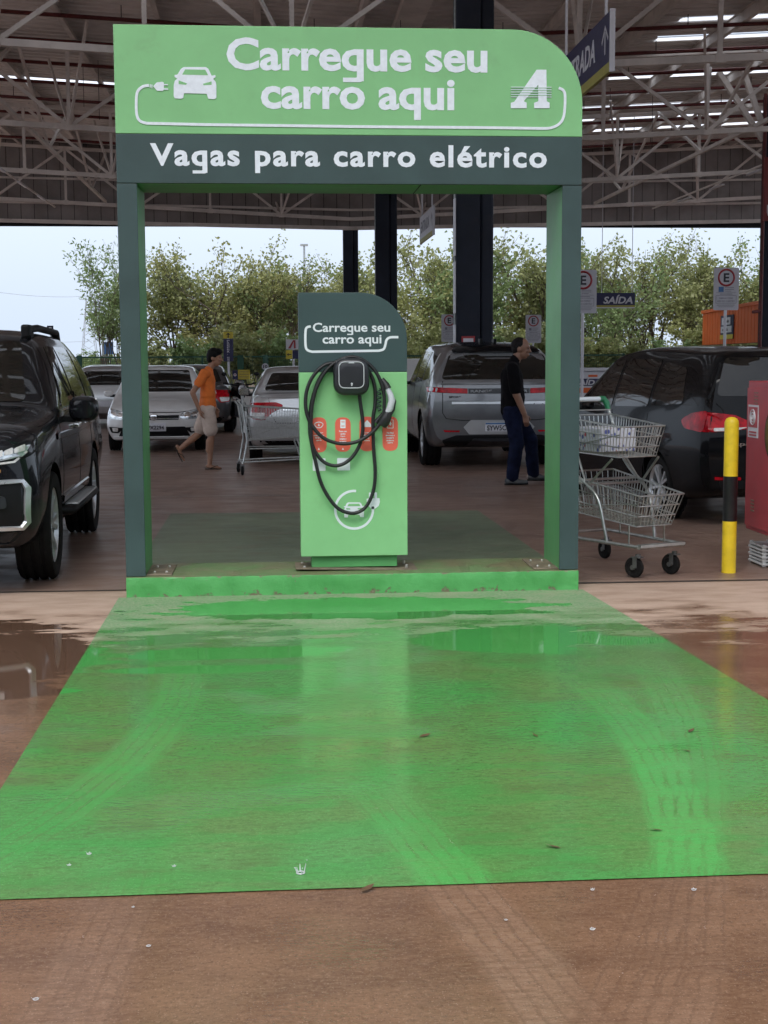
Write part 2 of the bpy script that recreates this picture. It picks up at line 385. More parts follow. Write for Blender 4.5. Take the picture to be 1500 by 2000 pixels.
# ------------------------------------------------------------------ ground, bay paint, kerb
TRACKS = [((-6.48, -3.26), 7.45, -2.6, .8), ((-63.74, -16.17), 64.66, -4.3, .75), ((-6.69, -2.67), 5.71, -1.6, .5), ((-36.97, -3.07), 36.05, -5.0, .5), ((-9.2, -1.4), 10.6, -2.2, .45)]
def floor_mat(name, kind):
    N = NT(name); P = N.pos(); x, y, z = N.xyz(P)
    nb = N.noise(P, .9, 2, .6); nm = N.noise(N.scaled(P, (2.2, 4.0, 1)), 1.0, 4, .62)
    nf = N.noise(P, 60, 2, .7); sp = N.noise(P, 190, 0, .6); st = N.noise(N.scaled(P, (15, 52, 1)), 1.0, 3, .7)
    bl = N.noise(N.scaled(P, (1.0, 2.6, 1)), 2.2, 4, .62)
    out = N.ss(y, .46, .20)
    # standing water: named pools with ragged edges
    pud = None
    for cx, cy, rx, ry in ((-2.25, -1.9, .85, 1.12), (-.05, -.55, 1.32, .40), (.78, -1.62, .55, .42), (-.75, -1.85, .72, .16), (2.6, -3.4, .75, .55), (-.9, -2.25, .5, .10), (1.35, -1.75, .25, .14)):
        dx = N.math('DIVIDE', N.math('SUBTRACT', x, cx), rx); dy = N.math('DIVIDE', N.math('SUBTRACT', y, cy), ry)
        d = N.math('SQRT', N.math('ADD', N.math('MULTIPLY', dx, dx), N.math('MULTIPLY', dy, dy)))
        d = N.math('ADD', d, N.math('MULTIPLY', N.math('SUBTRACT', bl, .5), 1.5))
        m = N.ss(d, 1.03, .88); pud = m if pud is None else N.math('MAXIMUM', pud, m)
    # the floor dries off towards the kerb and on the right
    dd = N.math('ADD', y, N.math('MULTIPLY', N.math('SUBTRACT', bl, .5), 3.4))
    damp = N.math('MAXIMUM', N.ss(dd, -.6, -1.7), pud)
    # tyre tracks: four grooves in a band along an arc
    trk = None; grv = None
    jag = N.math('MULTIPLY', N.math('SUBTRACT', nf, .5), .028)
    for (cx, cy), R_, y1, wt_ in TRACKS:
        dx = N.math('SUBTRACT', x, cx); dy = N.math('SUBTRACT', y, cy)
        d = N.math('SUBTRACT', N.math('SQRT', N.math('ADD', N.math('MULTIPLY', dx, dx), N.math('MULTIPLY', dy, dy))), R_)
        d = N.math('ADD', d, N.math('ADD', N.math('MULTIPLY', N.math('SUBTRACT', nm, .5), .05), jag))
        a = N.math('ABSOLUTE', d); lim = N.math('MULTIPLY', N.ss(y, y1+.5, y1-1.3), wt_)
        band = N.math('MULTIPLY', N.ss(a, .135, .085), lim)
        g = N.ss(N.math('ABSOLUTE', N.math('SUBTRACT', N.math('FRACT', N.math('DIVIDE', d, .050)), .5)), .36, .45)
        g = N.math('MULTIPLY', N.math('MULTIPLY', g, N.ss(lim, .0, .35)), N.ss(a, .115, .095))
        trk = band if trk is None else N.math('MAXIMUM', trk, band); grv = g if grv is None else N.math('MAXIMUM', grv, g)
    wr = N.math('MULTIPLY', N.ss(nb, .30, .55, .25, 1), N.ss(st, .30, .60, .35, 1)); trk = N.math('MULTIPLY', trk, wr); grv = N.math('MULTIPLY', grv, N.ss(nm, .30, .60))
    if kind == 'brown':
        dry = N.mix(N.ss(bl, .3, .7), (.37, .255, .19), (.50, .37, .29))
        wet = N.mix(N.ss(nm, .3, .72), (.130, .069, .040), (.200, .110, .064))
        wet = N.mix(N.ss(st, .42, .72, 0, .38), wet, (.235, .136, .083)); wet = N.mix(N.ss(nf, .50, .70, 0, .5), wet, (.095, .052, .031)); wet = N.mix(N.ss(nf, .45, .30, 0, .4), wet, (.27, .168, .110))
        wet = N.mix(N.math('MULTIPLY', trk, .40), wet, (.36, .235, .165)); wet = N.mix(N.math('MULTIPLY', grv, .42), wet, (.10, .054, .033))
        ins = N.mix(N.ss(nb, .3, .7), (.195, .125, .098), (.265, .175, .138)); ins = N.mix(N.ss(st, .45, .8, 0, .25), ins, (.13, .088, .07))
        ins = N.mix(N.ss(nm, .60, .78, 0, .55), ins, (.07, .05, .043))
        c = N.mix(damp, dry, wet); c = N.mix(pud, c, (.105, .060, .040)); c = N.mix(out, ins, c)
        c = N.mix(N.ss(sp, .72, .80, 0, .35), c, (.40, .30, .24)); c = N.mix(N.ss(sp, .30, .22, 0, .5), c, (.07, .045, .03))
    elif kind == 'green':
        dry = N.mix(N.ss(nf, .35, .7), (.150, .30, .135), (.31, .37, .235)); dry = N.mix(N.ss(nm, .5, .72, 0, .75), dry, (.31, .33, .215))
        wet = N.mix(N.ss(nb, .34, .64), (.072, .285, .072), (.118, .232, .068)); wet = N.mix(N.ss(st, .42, .70, 0, .55), wet, (.070, .130, .038)); wet = N.mix(N.ss(nf, .50, .70, 0, .5), wet, (.065, .165, .042)); wet = N.mix(N.ss(nf, .46, .30, 0, .40), wet, (.10, .36, .095))
        wet = N.mix(N.ss(nm, .48, .70, 0, .5), wet, (.090, .140, .046)); wet = N.mix(N.ss(bl, .52, .40, 0, .35), wet, (.042, .29, .055))
        wet = N.mix(N.math('MULTIPLY', trk, .75), wet, (.080, .47, .105)); wet = N.mix(N.math('MULTIPLY', grv, .55), wet, (.090, .170, .052))
        c = N.mix(damp, dry, wet); c = N.mix(pud, c, (.062, .32, .070))
        c = N.mix(N.ss(sp, .72, .80, 0, .3), c, (.25, .50, .23)); c = N.mix(N.ss(sp, .30, .2, 0, .5), c, (.05, .11, .03))
    else:
        c = N.mix(N.ss(nb, .3, .7), (.120, .160, .100), (.160, .205, .130)); c = N.mix(N.ss(nm, .5, .75, 0, .6), c, (.20, .165, .13))
        c = N.mix(N.ss(st, .45, .8, 0, .4), c, (.10, .098, .078))
    N.set(N.p.inputs['Base Color'], c)
    if kind == 'worn':
        N.set(N.p.inputs['Roughness'], N.ss(nm, .3, .7, .38, .55)); N.bump(N.math('ADD', nf, st), .12, .004); return N.m
    rw = N.ss(nm, .25, .75, .05, .19); rw = N.math('ADD', rw, N.math('MULTIPLY', grv, .12))
    r = N.mixf(damp, .62, rw); r = N.mixf(pud, r, .035); r = N.mixf(out, N.ss(nm, .3, .7, .30, .50), r)
    N.set(N.p.inputs['Roughness'], r)
    hgt = N.math('ADD', N.math('MULTIPLY', st, .8), N.math('MULTIPLY', nf, .45)); 
    # rain-ruffled film: patches that break the reflection into glints
    gl = N.math('MULTIPLY', N.ss(N.noise(N.scaled(P, (1.3, 1.9, 1)), 1.0, 1), .56, .68), N.ss(y, -1.0, -3.4)); gl = N.math('MULTIPLY', gl, out)
    N.bump(hgt, N.mixf(pud, N.math('ADD', .22, N.math('MULTIPLY', gl, .75)), .010), .004)
    N.p.inputs['Specular IOR Level'].default_value = .5
    return N.m
M['floor'] = floor_mat('wet_brown_concrete', 'brown'); M['bay'] = floor_mat('wet_green_floor_paint', 'green'); M['bay_worn'] = floor_mat('worn_green_floor_paint', 'worn')

def sheet(name, pts, mat, z, kind='structure'):
    o = MB().add([(a, b, z) for a, b in pts], [tuple(range(len(pts)))]).build(name, mat); tag(o, kind=kind); return o
sheet('ground', [(-500, -60), (500, -60), (500, 1200), (-500, 1200)], 'floor', 0)
sheet('green_bay_paint', [(-1.53, -5.275), (1.80, -5.275), (1.53, -.0), (-1.55, -.0)], 'bay', .004)
sheet('worn_bay_paint', [(-1.57, .60), (1.58, .60), (1.55, 5.05), (-1.57, 5.15)], 'bay_worn', .004)
M['line'] = pm('worn_white_line', (.34, .31, .28), .5, var=.3, vs=3, dirt=.7)
sheet('aisle_line', [(-9, 6.93), (.6, 6.93), (.6, 6.99), (-9, 6.99)], 'line', .004)
M['groove'] = pm('dark_joint', (.05, .04, .035), .6, var=.4, vs=3)
sheet('floor_joint', [(-7, .30), (-1.52, .30), (-1.52, .335), (-7, .335)], 'groove', .004)
sheet('floor_joint', [(1.52, .26), (8, .26), (8, .31), (1.52, .31)], 'groove', .004)

KH = .136
def kerb_mat():
    N = NT('chipped_green_kerb'); P = N.pos(); g = N.n('ShaderNodeNewGeometry'); nx, ny, nz = N.xyz(g.outputs['Normal'])
    n1 = N.noise(P, 14, 6, .7, .3); n2 = N.noise(P, 4, 4); n3 = N.noise(N.scaled(P, (3, 3, 14)), 2, 4)
    x, y, z = N.xyz(P)
    side = N.mix(N.ss(n2, .3, .7), (.068, .31, .078), (.10, .40, .115))
    chip = N.ss(N.math('ADD', n1, N.math('MULTIPLY', N.ss(z, .05, .0), .13)), .63, .70); side = N.mix(chip, side, (.17, .15, .09))
    chip2 = N.ss(N.math('ADD', n1, N.math('MULTIPLY', N.ss(z, .10, .14), .12)), .66, .72); side = N.mix(chip2, side, (.22, .20, .13))
    top = N.mix(N.ss(n2, .3, .65), (.17, .165, .085), (.125, .21, .085)); top = N.mix(N.ss(n1, .58, .7, 0, .6), top, (.21, .17, .11))
    N.set(N.p.inputs['Base Color'], N.mix(N.ss(nz, .6, .9), side, top)); N.set(N.p.inputs['Roughness'], N.ss(n2, .3, .7, .35, .6))
    N.bump(N.math('ADD', n1, N.math('MULTIPLY', chip, -.8)), .5, .012); return N.m
M['kerb'] = kerb_mat()
kb = thing('concrete_plinth', 'low green painted concrete plinth under the charging arch, paint chipped', 'plinth', (0, .31, 0))
def kerb_mesh():
    b = MB(); nx, prof = 90, [(0, 0), (0.002, .03), (-.001, .07), (0, .124), (.003, KH-.003), (.010, KH), (.62, KH), (.63, 0)]
    rnd = random.Random(3); V = []
    for i in range(nx+1):
        X = -1.5+3.0*i/nx
        for j, (yy, zc) in enumerate(prof):
            jit = .0022 if 1 <= j <= 5 else 0
            V.append((X, yy+rnd.uniform(-jit, jit), zc+(rnd.uniform(-.0018, .0006) if 3 <= j <= 5 else 0)))
    m = len(prof); F = []
    for i in range(nx):
        for j in range(m-1): F.append((i*m+j, (i+1)*m+j, (i+1)*m+j+1, i*m+j+1))
    F += [tuple(range(m)), tuple(nx*m+j for j in range(m-1, -1, -1))]
    return b.add(V, F)
kerb_mesh().build('plinth_block', 'kerb', kb, smooth=25)

# ------------------------------------------------------------------ charging arch
GY, GD, GH, G1, G2, PW = .02, .58, 3.652, 2.978, 2.672, .125
ar = thing('charging_arch', 'tall green and slate arch sign reading Carregue seu carro aqui over the charger', 'arch sign', (0, .31, KH))
def q2(px, py, Y=GY):
    p = at(px, py, Y); return (p.x, p.z)
rc = .46
top = [(-1.5, G1+.002), (1.5, G1+.002), (1.5, GH-rc)] + [(1.5-rc+rc*math.cos(a), GH-rc+rc*math.sin(a)) for a in [PI/2*k/14 for k in range(1, 15)]] + [(-1.5, GH)]
MB().prism(top, GY, GY+GD).build('header_panel', 'sign_green', ar, bevel=.004)
MB().prism([(-1.5, G2), (1.5, G2), (1.5, G1), (-1.5, G1)], GY, GY+.03).build('slate_band', 'slate', ar, bevel=.003)
MB().prism([(-1.497, G2+.004), (1.497, G2+.004), (1.497, G1-.001), (-1.497, G1-.001)], GY+.031, GY+GD).build('beam_box', 'frame_green', ar, bevel=.004)
for s in (-1, 1):
    x0, x1 = sorted((s*1.5, s*(1.5-PW)))
    po = MB().prism([(x0, KH+.001), (x1, KH+.001), (x1, G2-.002), (x0, G2-.002)], GY+.021, GY+GD-.03).build('post', 'frame_green', ar, bevel=.004)
    MB().prism([(x0-.001, KH+.002), (x1+.001, KH+.002), (x1+.001, G2-.004), (x0-.001, G2-.004)], GY, GY+.02).build('post_face', 'slate', po, bevel=.003)
    xi = s*(1.5-PW); bp = MB()
    bp.prism([(min(xi-s*.001, xi-s*.17), KH+.001), (max(xi-s*.001, xi-s*.17), KH+.001), (max(xi-s*.001, xi-s*.17), KH+.010), (min(xi-s*.001, xi-s*.17), KH+.010)], GY+.03, GY+GD-.1)
    b = bp.build('base_plate', 'rust_plate', ar, bevel=.002)
    for bx in (.05, .13):
        for by in (.10, .36): MB().lathe([(.0, .022), (.008, .022), (.0095, .018), (.0095, .009)], 8, (xi-s*bx, GY+by, KH)).build('bolt', 'bolt', b)
# seams of the beam's soffit
MB().box((.45, GY+.30, G2+.0025), (.006, .5, .003)).build('soffit_seam', 'plastic_blk', ar)
# lettering: measured on the face
def tfit(body, x0, y0, x1, y1, name='lettering', mat='letter', parent=None, Y=GY, bold=.02, th=.0022, shear=0, sp=1.0):
    a = at(x0, y1, Y); b = at(x1, y0, Y)
    return txt(body.replace('g', 'q'), name, mat, parent, (a.x, Y-.001, a.z), b.x-a.x, b.z-a.z, bold, th=th, shear=shear, sp=sp, split=body)
tfit('Carregue seu', 443, 79, 952, 156, parent=ar, bold=.028)
tfit('carro aqui', 510, 156, 888, 232, parent=ar, bold=.028)
tfit('Vagas para carro elétrico', 294, 285, 1068, 337, parent=ar, bold=.030, sp=1.14)
Z1 = lambda pts: [q2(200+a/3, 20+b/3) for a, b in pts]
Z2 = lambda pts: [q2(680+a/2.727, b/2.727) for a, b in pts]
yl = GY-.006
ci = MB().prism(rpoly(Z1([(460, 345), (476, 334), (607, 334), (622, 345), (640, 385), (662, 380), (664, 393), (648, 402), (664, 420), (668, 440), (668, 515), (655, 522), (620, 520), (612, 490), (478, 487), (474, 515), (462, 519), (425, 517), (418, 505), (418, 440), (424, 415), (440, 400), (424, 393), (422, 380), (440, 378)]), .004, 2), yl, GY-.001).build('car_pictogram', 'letter', ar)
for pl in ([(485, 348), (603, 350), (620, 382), (468, 378)], [(447, 412), (497, 430), (490, 438), (447, 434)], [(640, 418), (590, 432), (592, 440), (640, 438)]):
    MB().prism(Z1(pl), yl-.0012, yl-.0002).build('pictogram_cutout', 'sign_green', ci)
pg = MB().prism(rpoly(Z1([(298, 446), (318, 424), (350, 420), (360, 424), (360, 434), (384, 434), (384, 440), (360, 440), (360, 458), (386, 460), (386, 467), (360, 466), (354, 474), (320, 472)]), .002, 2), yl, GY-.001)
pg.prism(Z1([(288, 436), (293, 436), (293, 458), (288, 458)]), yl, GY-.001).prism(Z1([(278, 434), (283, 434), (283, 454), (278, 454)]), yl, GY-.001).build('plug_pictogram', 'letter', ar)
cp = smooth_path([q2(*p) for p in [(291, 167), (280, 169), (270, 177), (266.5, 191), (267, 222), (273, 236), (287, 241)]], 5) + [q2(400, 243.5), q2(700, 247.5), q2(950, 249.5)] + smooth_path([q2(*p) for p in [(1055, 251), (1075, 250), (1092, 242), (1101, 226), (1103.5, 190), (1100, 177), (1091, 172)]], 5)
MB().ribbon(cp, .017, yl, .005).build('cable_pictogram', 'letter', ar)
lg = MB().prism(Z2([(1003, 372), (1055, 372), (1057, 540), (1072, 548), (1072, 577), (990, 577), (990, 548), (1012, 540), (1012, 452), (934, 540), (950, 548), (950, 577), (866, 577), (866, 548), (884, 543)]), yl, GY-.001).build('logo_letter', 'letter', ar)
for k in range(5):
    yy = 463+13*k
    MB().prism(Z2([(866, yy), (1082, yy+1), (1082, yy+4), (866, yy+3)]), yl-.0010, GY-.0015).build('logo_stripe', 'letter', lg)
    if k < 4: MB().prism(Z2([(868, yy+5), (1082, yy+6), (1082, yy+8), (868, yy+7)]), yl-.0022, yl-.0002).build('logo_gap', 'sign_green', lg)

# ------------------------------------------------------------------ charger totem
TY = .17
to = thing('charger_totem', 'green and slate charging totem with rounded top standing on the plinth', 'charging totem', (.02, .29, KH))
xl, xr, zt_, zb_ = -.352, .366, 1.987, .232
zs = at(690, 727, TY).z; rt = .31
tp = [(xl, zs+.001), (xr, zs+.001), (xr, zt_-rt)] + [(xr-rt+rt*math.cos(PI/2*k/12), zt_-rt+rt*math.sin(PI/2*k/12)) for k in range(1, 13)] + [(xl, zt_)]
MB().prism(tp, TY, TY+.24).build('upper_panel', 'totem_slate', to, bevel=.004)
MB().prism([(xl, zb_), (xr, zb_), (xr, zs), (xl, zs)], TY, TY+.24).build('lower_panel', 'sign_green', to, bevel=.004)
MB().box((.008, TY+.13, (KH+.016+zb_)/2), (.58, .19, zb_-KH-.018)).build('base_box', 'frame_green', to, bevel=.003)
Mx = Matrix.Rotation(math.radians(1.2), 3, 'Y')
bpl = MB().box((.02, TY+.12, KH+.009), (.82, .30, .008), M_=Mx).build('base_plate', 'rust_plate', to, bevel=.002)
for bx, by in ((-.33, .02), (.36, .02), (-.34, .22), (.36, .22)): MB().lathe([(0, .030), (.009, .030), (.010, .026), (.010, .008)], 8, (bx, TY+by, KH)).build('bolt', 'bolt', bpl)
def q3(px, py): return q2(px, py, TY)
tfit('Carregue seu', 611, 630, 762, 654, parent=to, Y=TY, bold=.02, th=.002, mat='vinyl_white')
tfit('carro aqui', 630, 654, 745, 677, parent=to, Y=TY, bold=.02, th=.002, mat='vinyl_white')
cl = smooth_path([q3(*p) for p in [(607, 637.5), (599, 640), (596.5, 650), (597, 676), (601, 684), (610, 687)]], 5)+smooth_path([q3(*p) for p in [(740, 685), (749, 682), (752.5, 674), (755, 664), (762, 659), (778, 658.5)]], 5)
MB().ribbon(cl, .016, TY-.002, .0015).build('cable_pictogram', 'vinyl_white', to)
# coral instruction pills with their print
Z4 = lambda a, b: q3(600+a/7.5, 800+b/7.5)
for i, (cx, y0, y1) in enumerate(((170, 112, 628), (523, 112, 618), (878, 102, 610), (1216, 100, 605))):
    a = Z4(cx-112, y1); b = Z4(cx+112, y0); r = (b[0]-a[0])/2
    pi = MB().prism(rpoly([(a[0], a[1]), (b[0], a[1]), (b[0], b[1]), (a[0], b[1])], r, 8), TY-.0015, TY-.0003).build('instruction_pill', 'pill', to)
    yf = TY-.0025
    ic = MB()
    if i == 0:
        ic.ribbon([Z4(cx+60*math.cos(q)*(1+.1*math.sin(3*q)), 225-42*math.sin(q)) for q in [2*PI*k/20 for k in range(21)]], .005, yf, .0009); ic.prism([Z4(cx-14, 240), Z4(cx+14, 240), Z4(cx, 200)], yf, yf+.0009)
    elif i == 1: ic.prism([Z4(cx-38, 272), Z4(cx+38, 272), Z4(cx+38, 148), Z4(cx-38, 148)], yf, yf+.0009)
    elif i == 2: ic.prism([Z4(cx-58, 255), Z4(cx+58, 255), Z4(cx+58, 215), Z4(cx+36, 190), Z4(cx, 150), Z4(cx-36, 190), Z4(cx-58, 215)], yf, yf+.0009)
    else:
        ic.ribbon([Z4(cx-42, 270), Z4(cx+42, 270), Z4(cx+42, 150), Z4(cx-42, 150), Z4(cx-42, 270)], .005, yf, .0009); ic.prism([Z4(*p) for p in ((cx-20, 205), (cx, 240), (cx+20, 205), (cx, 170))], yf, yf+.0009)
    ic.build('pictogram', 'vinyl_white', pi)
    if i == 1:
        for yy in (180, 240): MB().prism([Z4(cx-24, yy+5), Z4(cx+24, yy+5), Z4(cx+24, yy-5), Z4(cx-24, yy-5)], yf-.001, yf-.0001).build('pictogram_detail', 'pill', pi)
    lines = [('Seu plugue', 1), ('conecte o cabo', 0), ('no carro e', 0), ('aguarde', 0)] if i == 0 else [('Passe seu', 1), ('cartão', 1), ('Depois', 0), ('conecte o', 0), ('carregador', 0)] if i == 1 else [('Carregue', 1), ('seu carro', 0), ('até a', 0), ('bateria', 0)] if i == 2 else [('No final', 1), ('desconecte o', 0), ('conector e', 0), ('encaixe no', 0), ('suporte', 0)]
    yy = 340 if i != 1 else 318
    for t, bo in lines:
        wd = (12.5 if bo else 11)*len(t); p = Z4(cx-wd/2, yy+12)
        txt(t, 'print', 'vinyl_white', pi, (p[0], TY-.0018, p[1]), wd/7.5/FPX*9.5, 24/7.5/FPX*9.5, .03, th=.001); yy += 37
    if i < 2:
        MB().prism([Z4(cx-16, 588), Z4(cx+16, 588), Z4(cx, 556)], yf, yf+.0009).build('pictogram', 'vinyl_white', pi)
for (x0, y0, x1, y1) in ((82, 712, 268, 898), (440, 708, 626, 892)):
    a = Z4(x0, y1); b = Z4(x1, y0); MB().prism(rpoly([a, (b[0], a[1]), b, (a[0], b[1])], .006, 3), TY-.0015, TY-.0003).build('white_sticker', 'vinyl_white', to)
# ring, car and plug emblem
Z5 = lambda a, b: q3(560+a/5.357, 780+b/5.357)
ring = [Z5(705+197*math.cos(q), 1155-197*math.sin(q)) for q in [math.radians(84+k*286/40) for k in range(41)]]
em = MB().ribbon(ring, .0165, TY-.002, .0015).build('ring_emblem', 'vinyl_white', to)
MB().prism(rpoly([Z5(*p) for p in [(625, 1090), (640, 1078), (765, 1078), (780, 1090), (792, 1118), (812, 1112), (812, 1124), (796, 1130), (808, 1145), (808, 1232), (768, 1232), (762, 1208), (642, 1210), (640, 1236), (602, 1236), (600, 1150), (612, 1132), (598, 1128), (598, 1118), (614, 1118)]], .003, 2), TY-.002, TY-.0005).build('car_pictogram', 'vinyl_white', em)
for pl in ([(648, 1092), (758, 1090), (772, 1116), (634, 1118)], [(622, 1136), (664, 1140), (664, 1152), (624, 1152)], [(788, 1134), (742, 1138), (742, 1150), (786, 1150)]):
    MB().prism([Z5(*p) for p in pl], TY-.0032, TY-.0022).build('pictogram_cutout', 'sign_green', em)
MB().prism([Z5(*p) for p in [(835, 1040), (860, 1035), (860, 975), (890, 975), (890, 1035), (918, 1035), (918, 973), (945, 973), (945, 1033), (970, 1033), (975, 1075), (962, 1115), (930, 1140), (905, 1150), (878, 1138), (850, 1112), (838, 1080)]], TY-.002, TY-.0005).build('plug_pictogram', 'vinyl_white', em)

# ------------------------------------------------------------------ wall box, cable, connector
a = q3(650.5, 772); b = q3(719.5, 699)
wb = thing('wall_charger', 'charcoal rounded wall charger box mounted on the totem', 'wall charger', (.0, TY-.001, (a[1]+b[1])/2))
cx_, cz_ = (a[0]+b[0])/2, (a[1]+b[1])/2; hw_, hh_ = (b[0]-a[0])/2, (b[1]-a[1])/2
def sq(s): return rpoly([(cx_-hw_*s, cz_-hh_*s), (cx_+hw_*s, cz_-hh_*s), (cx_+hw_*s, cz_+hh_*s), (cx_-hw_*s, cz_+hh_*s)], .085*s, 8)
rings = [(sq(.93), TY-.002), (sq(1.0), TY-.03), (sq(1.0), TY-.085), (sq(.95), TY-.112), (sq(.86), TY-.122), (sq(.5), TY-.125)]
V = []; F = []; n = len(rings[0][0])
for pl, yy in rings: V += [(x, yy, z) for x, z in pl]
for k in range(len(rings)-1):
    for i in range(n): F.append((k*n+i, k*n+(i+1) % n, (k+1)*n+(i+1) % n, (k+1)*n+i))
F.append(tuple((len(rings)-1)*n+i for i in range(n)))
MB().add(V, F).build('case', 'plastic_dk', wb, smooth=50)
def sq2(hx, hz): return rpoly([(cx_-.002-hx, cz_+.012-hz), (cx_-.002+hx, cz_+.012-hz), (cx_-.002+hx, cz_+.012+hz), (cx_-.002-hx, cz_+.012+hz)], .042, 7)
rg = sq2(.082, .085); MB().tube([(x, TY-.1245, z) for x, z in rg], .0035, 6, closed=True).build('light_ring', 'grey_lt', wb, smooth=60)
MB().prism([(cx_-.022, cz_+.088), (cx_+.018, cz_+.088), (cx_+.014, cz_+.097), (cx_-.018, cz_+.097)], TY-.1285, TY-.123).build('status_bar', 'grey_lt', wb)
for dz, rr in ((-.045, .007), (-.056, .0045), (-.072, .004)): MB().prism(circ(cx_, cz_+dz, rr, 10), TY-.1275, TY-.123).build('status_icon', 'grey_lt', wb)
cb = thing('charging_cable', 'black charging cable hung in loops around the wall charger', 'cable', (0, TY-.05, 1.0))
Z3 = lambda a, b: (560+a/5.357, 550+b/5.357)     # upper close-up
Z4b = lambda a, b: (560+a/5.357, 780+b/5.357)    # lower close-up
def loop(ps, d0, d1=None, n=6):
    m = len(ps); d1 = d0 if d1 is None else d1; out = []
    for i, p in enumerate(ps):
        yy = TY-(d0+(d1-d0)*i/(m-1)); v = at(p[0], p[1], TY); out.append((v.x, yy, v.z))
    return smooth_path(out, n)
c1 = loop([Z3(755, 1185), Z3(770, 1300), Z4b(788, 200), Z4b(790, 330), Z4b(760, 470), Z4b(690, 590), Z4b(600, 665), Z4b(500, 690), Z4b(400, 660), Z4b(320, 580), Z4b(265, 470), Z4b(240, 330), Z3(245, 1360), Z3(275, 1200), Z3(340, 1020), Z3(440, 900), Z3(560, 845)], .05, .022)
c2 = loop([Z3(560, 845), Z3(680, 830), Z3(800, 880), Z3(880, 980), Z3(920, 1120), Z3(920, 1300), Z4b(900, 200), Z4b(905, 500), Z4b(922, 760), Z4b(900, 960), Z4b(830, 1110), Z4b(740, 1175), Z4b(640, 1180), Z4b(530, 1130), Z4b(430, 1010), Z4b(350, 850), Z4b(300, 650), Z4b(262, 480), Z4b(250, 300), Z3(262, 1300), Z3(300, 1130)], .022, .06)
c3 = loop([Z3(300, 1130), Z3(380, 970), Z3(500, 850), Z3(650, 790), Z3(780, 815), Z3(890, 900), Z3(965, 1020), Z3(1010, 1180), Z3(1010, 1320)], .06, .07)
c4 = loop([Z3(560, 845), Z3(400, 870), Z3(280, 980), Z3(210, 1130), Z3(195, 1290), Z3(225, 1430), Z4b(290, 310), Z4b(400, 410), Z4b(560, 458), Z4b(720, 440), Z4b(850, 370), Z4b(950, 270), Z4b(1000, 160), Z3(1012, 1320)], .04, .075)
cbl = MB().tube(c1[:-1]+c2[:-1]+c3, .0122, 10); cbl.tube(c4, .0122, 10); cbl.build('cable', 'rubber', cb, smooth=80)
sp_ = [(at(*Z3(965+22*math.sin(k*.9), 1120+k*6), TY).x, TY-.02-.008*math.cos(k*.9), at(*Z3(965, 1120+k*6), TY).z) for k in range(40)]
MB().tube(sp_, .004, 5).build('coil_tether', M['slate'], cb, smooth=80)
cn = thing('charge_connector', 'grey and black charging plug hanging at the right edge of the totem', 'charging plug', (.28, TY-.06, 1.2))
def P3(a, b, d): v = at(*Z3(a, b), TY); return (v.x, TY-d, v.z)
MB().tube([P3(990, 1020, .05), P3(1030, 1075, .06), P3(1050, 1120, .065)], [.016, .022, .026], 10).build('top_sleeve', 'rubber', cn, smooth=60)
MB().tube([P3(1035, 1095, .065), P3(1075, 1180, .075), P3(1090, 1240, .08), P3(1070, 1320, .08), P3(1040, 1375, .075)], [.016, .020, .023, .023, .020], 12).build('handle', 'grey_lt', cn, smooth=60)
MB().tube([P3(1085, 1190, .055), P3(1112, 1250, .055), P3(1095, 1330, .055), P3(1065, 1390, .055)], [.012, .018, .020, .018], 10).build('trigger_guard', 'rubber', cn, smooth=60)
MB().tube([P3(1060, 1350, .07), P3(1030, 1420, .07), P3(1010, 1470, .065), P3(990, 1500, .06)], [.026, .036, .036, .030], 14).build('plug_head', 'rubber', cn, smooth=60)
MB().tube([P3(1010, 1370, .04), P3(930, 1475, .03)], [.012, .018], 8).build('holster', 'rubber', cn, smooth=60)

# ------------------------------------------------------------------ canopy: butterfly roof on trusses and columns
XC, X0, X1, Y0, Y1 = 3.09, -24.0, 33.0, -5.0, 54.9
zr = lambda x: 10.30+.055*abs(x-XC)
zbt = lambda x: 7.68+.055*abs(x-XC)
cn_ = thing('market_canopy', 'large steel canopy with corrugated roof on open trusses over the car park', 'canopy', (XC, 28, 0))
strips_r = [30.0, 32.4, 35.6, 38.2, 41.0, 43.9, 46.8, 49.6]+[-1.5+2.9*k for k in range(10)]  # evenly spaced near strips are out of view, added to lift light under the roof
strips_l = [40.3]+[-1.5+3.2*k for k in range(9)]  # near left strips likewise unseen, added to brighten the space below
def roof(side):
    xa, xb = (X0, XC) if side < 0 else (XC, X1); per = .46; b = MB(); rows = []; y = Y0
    while y < Y1:
        rows += [(y, 0), (y+.17, 0), (y+.23, .12), (y+.40, .12)]; y += per
    cut = strips_l if side < 0 else strips_r
    xs = [xa, xb] if side < 0 else [xa, 10.7, xb]
    V = [(x, yy, zr(x)+h) for yy, h in rows for x in xs]; nx = len(xs); F = []
    for i in range(len(rows)-1):
        for j in range(nx-1):
            ym = (rows[i][0]+rows[i+1][0])/2
            lit = any(abs(ym-c) < .24 for c in cut) and ((side > 0 and j == 1) or side < 0)
            if not lit: F.append((i*nx+j, i*nx+j+1, (i+1)*nx+j+1, (i+1)*nx+j))
    b.add(V, F).build('roof_sheet', 'roof_metal', cn_)
    for c in cut:
        xa2 = xa if side < 0 else 10.7
        MB().add([(xa2, c-.30, zr(xa2)+.006), (xb, c-.30, zr(xb)+.006), (xb, c+.30, zr(xb)+.006), (xa2, c+.30, zr(xa2)+.006)], [(0, 1, 2, 3)]).build('skylight_strip', 'skylight', cn_)
roof(-1); roof(1)
MB().bar((XC, Y0, zr(XC)-.12), (XC, Y1, zr(XC)-.12), .7, .22).build('valley_gutter', 'steel_cream', cn_)
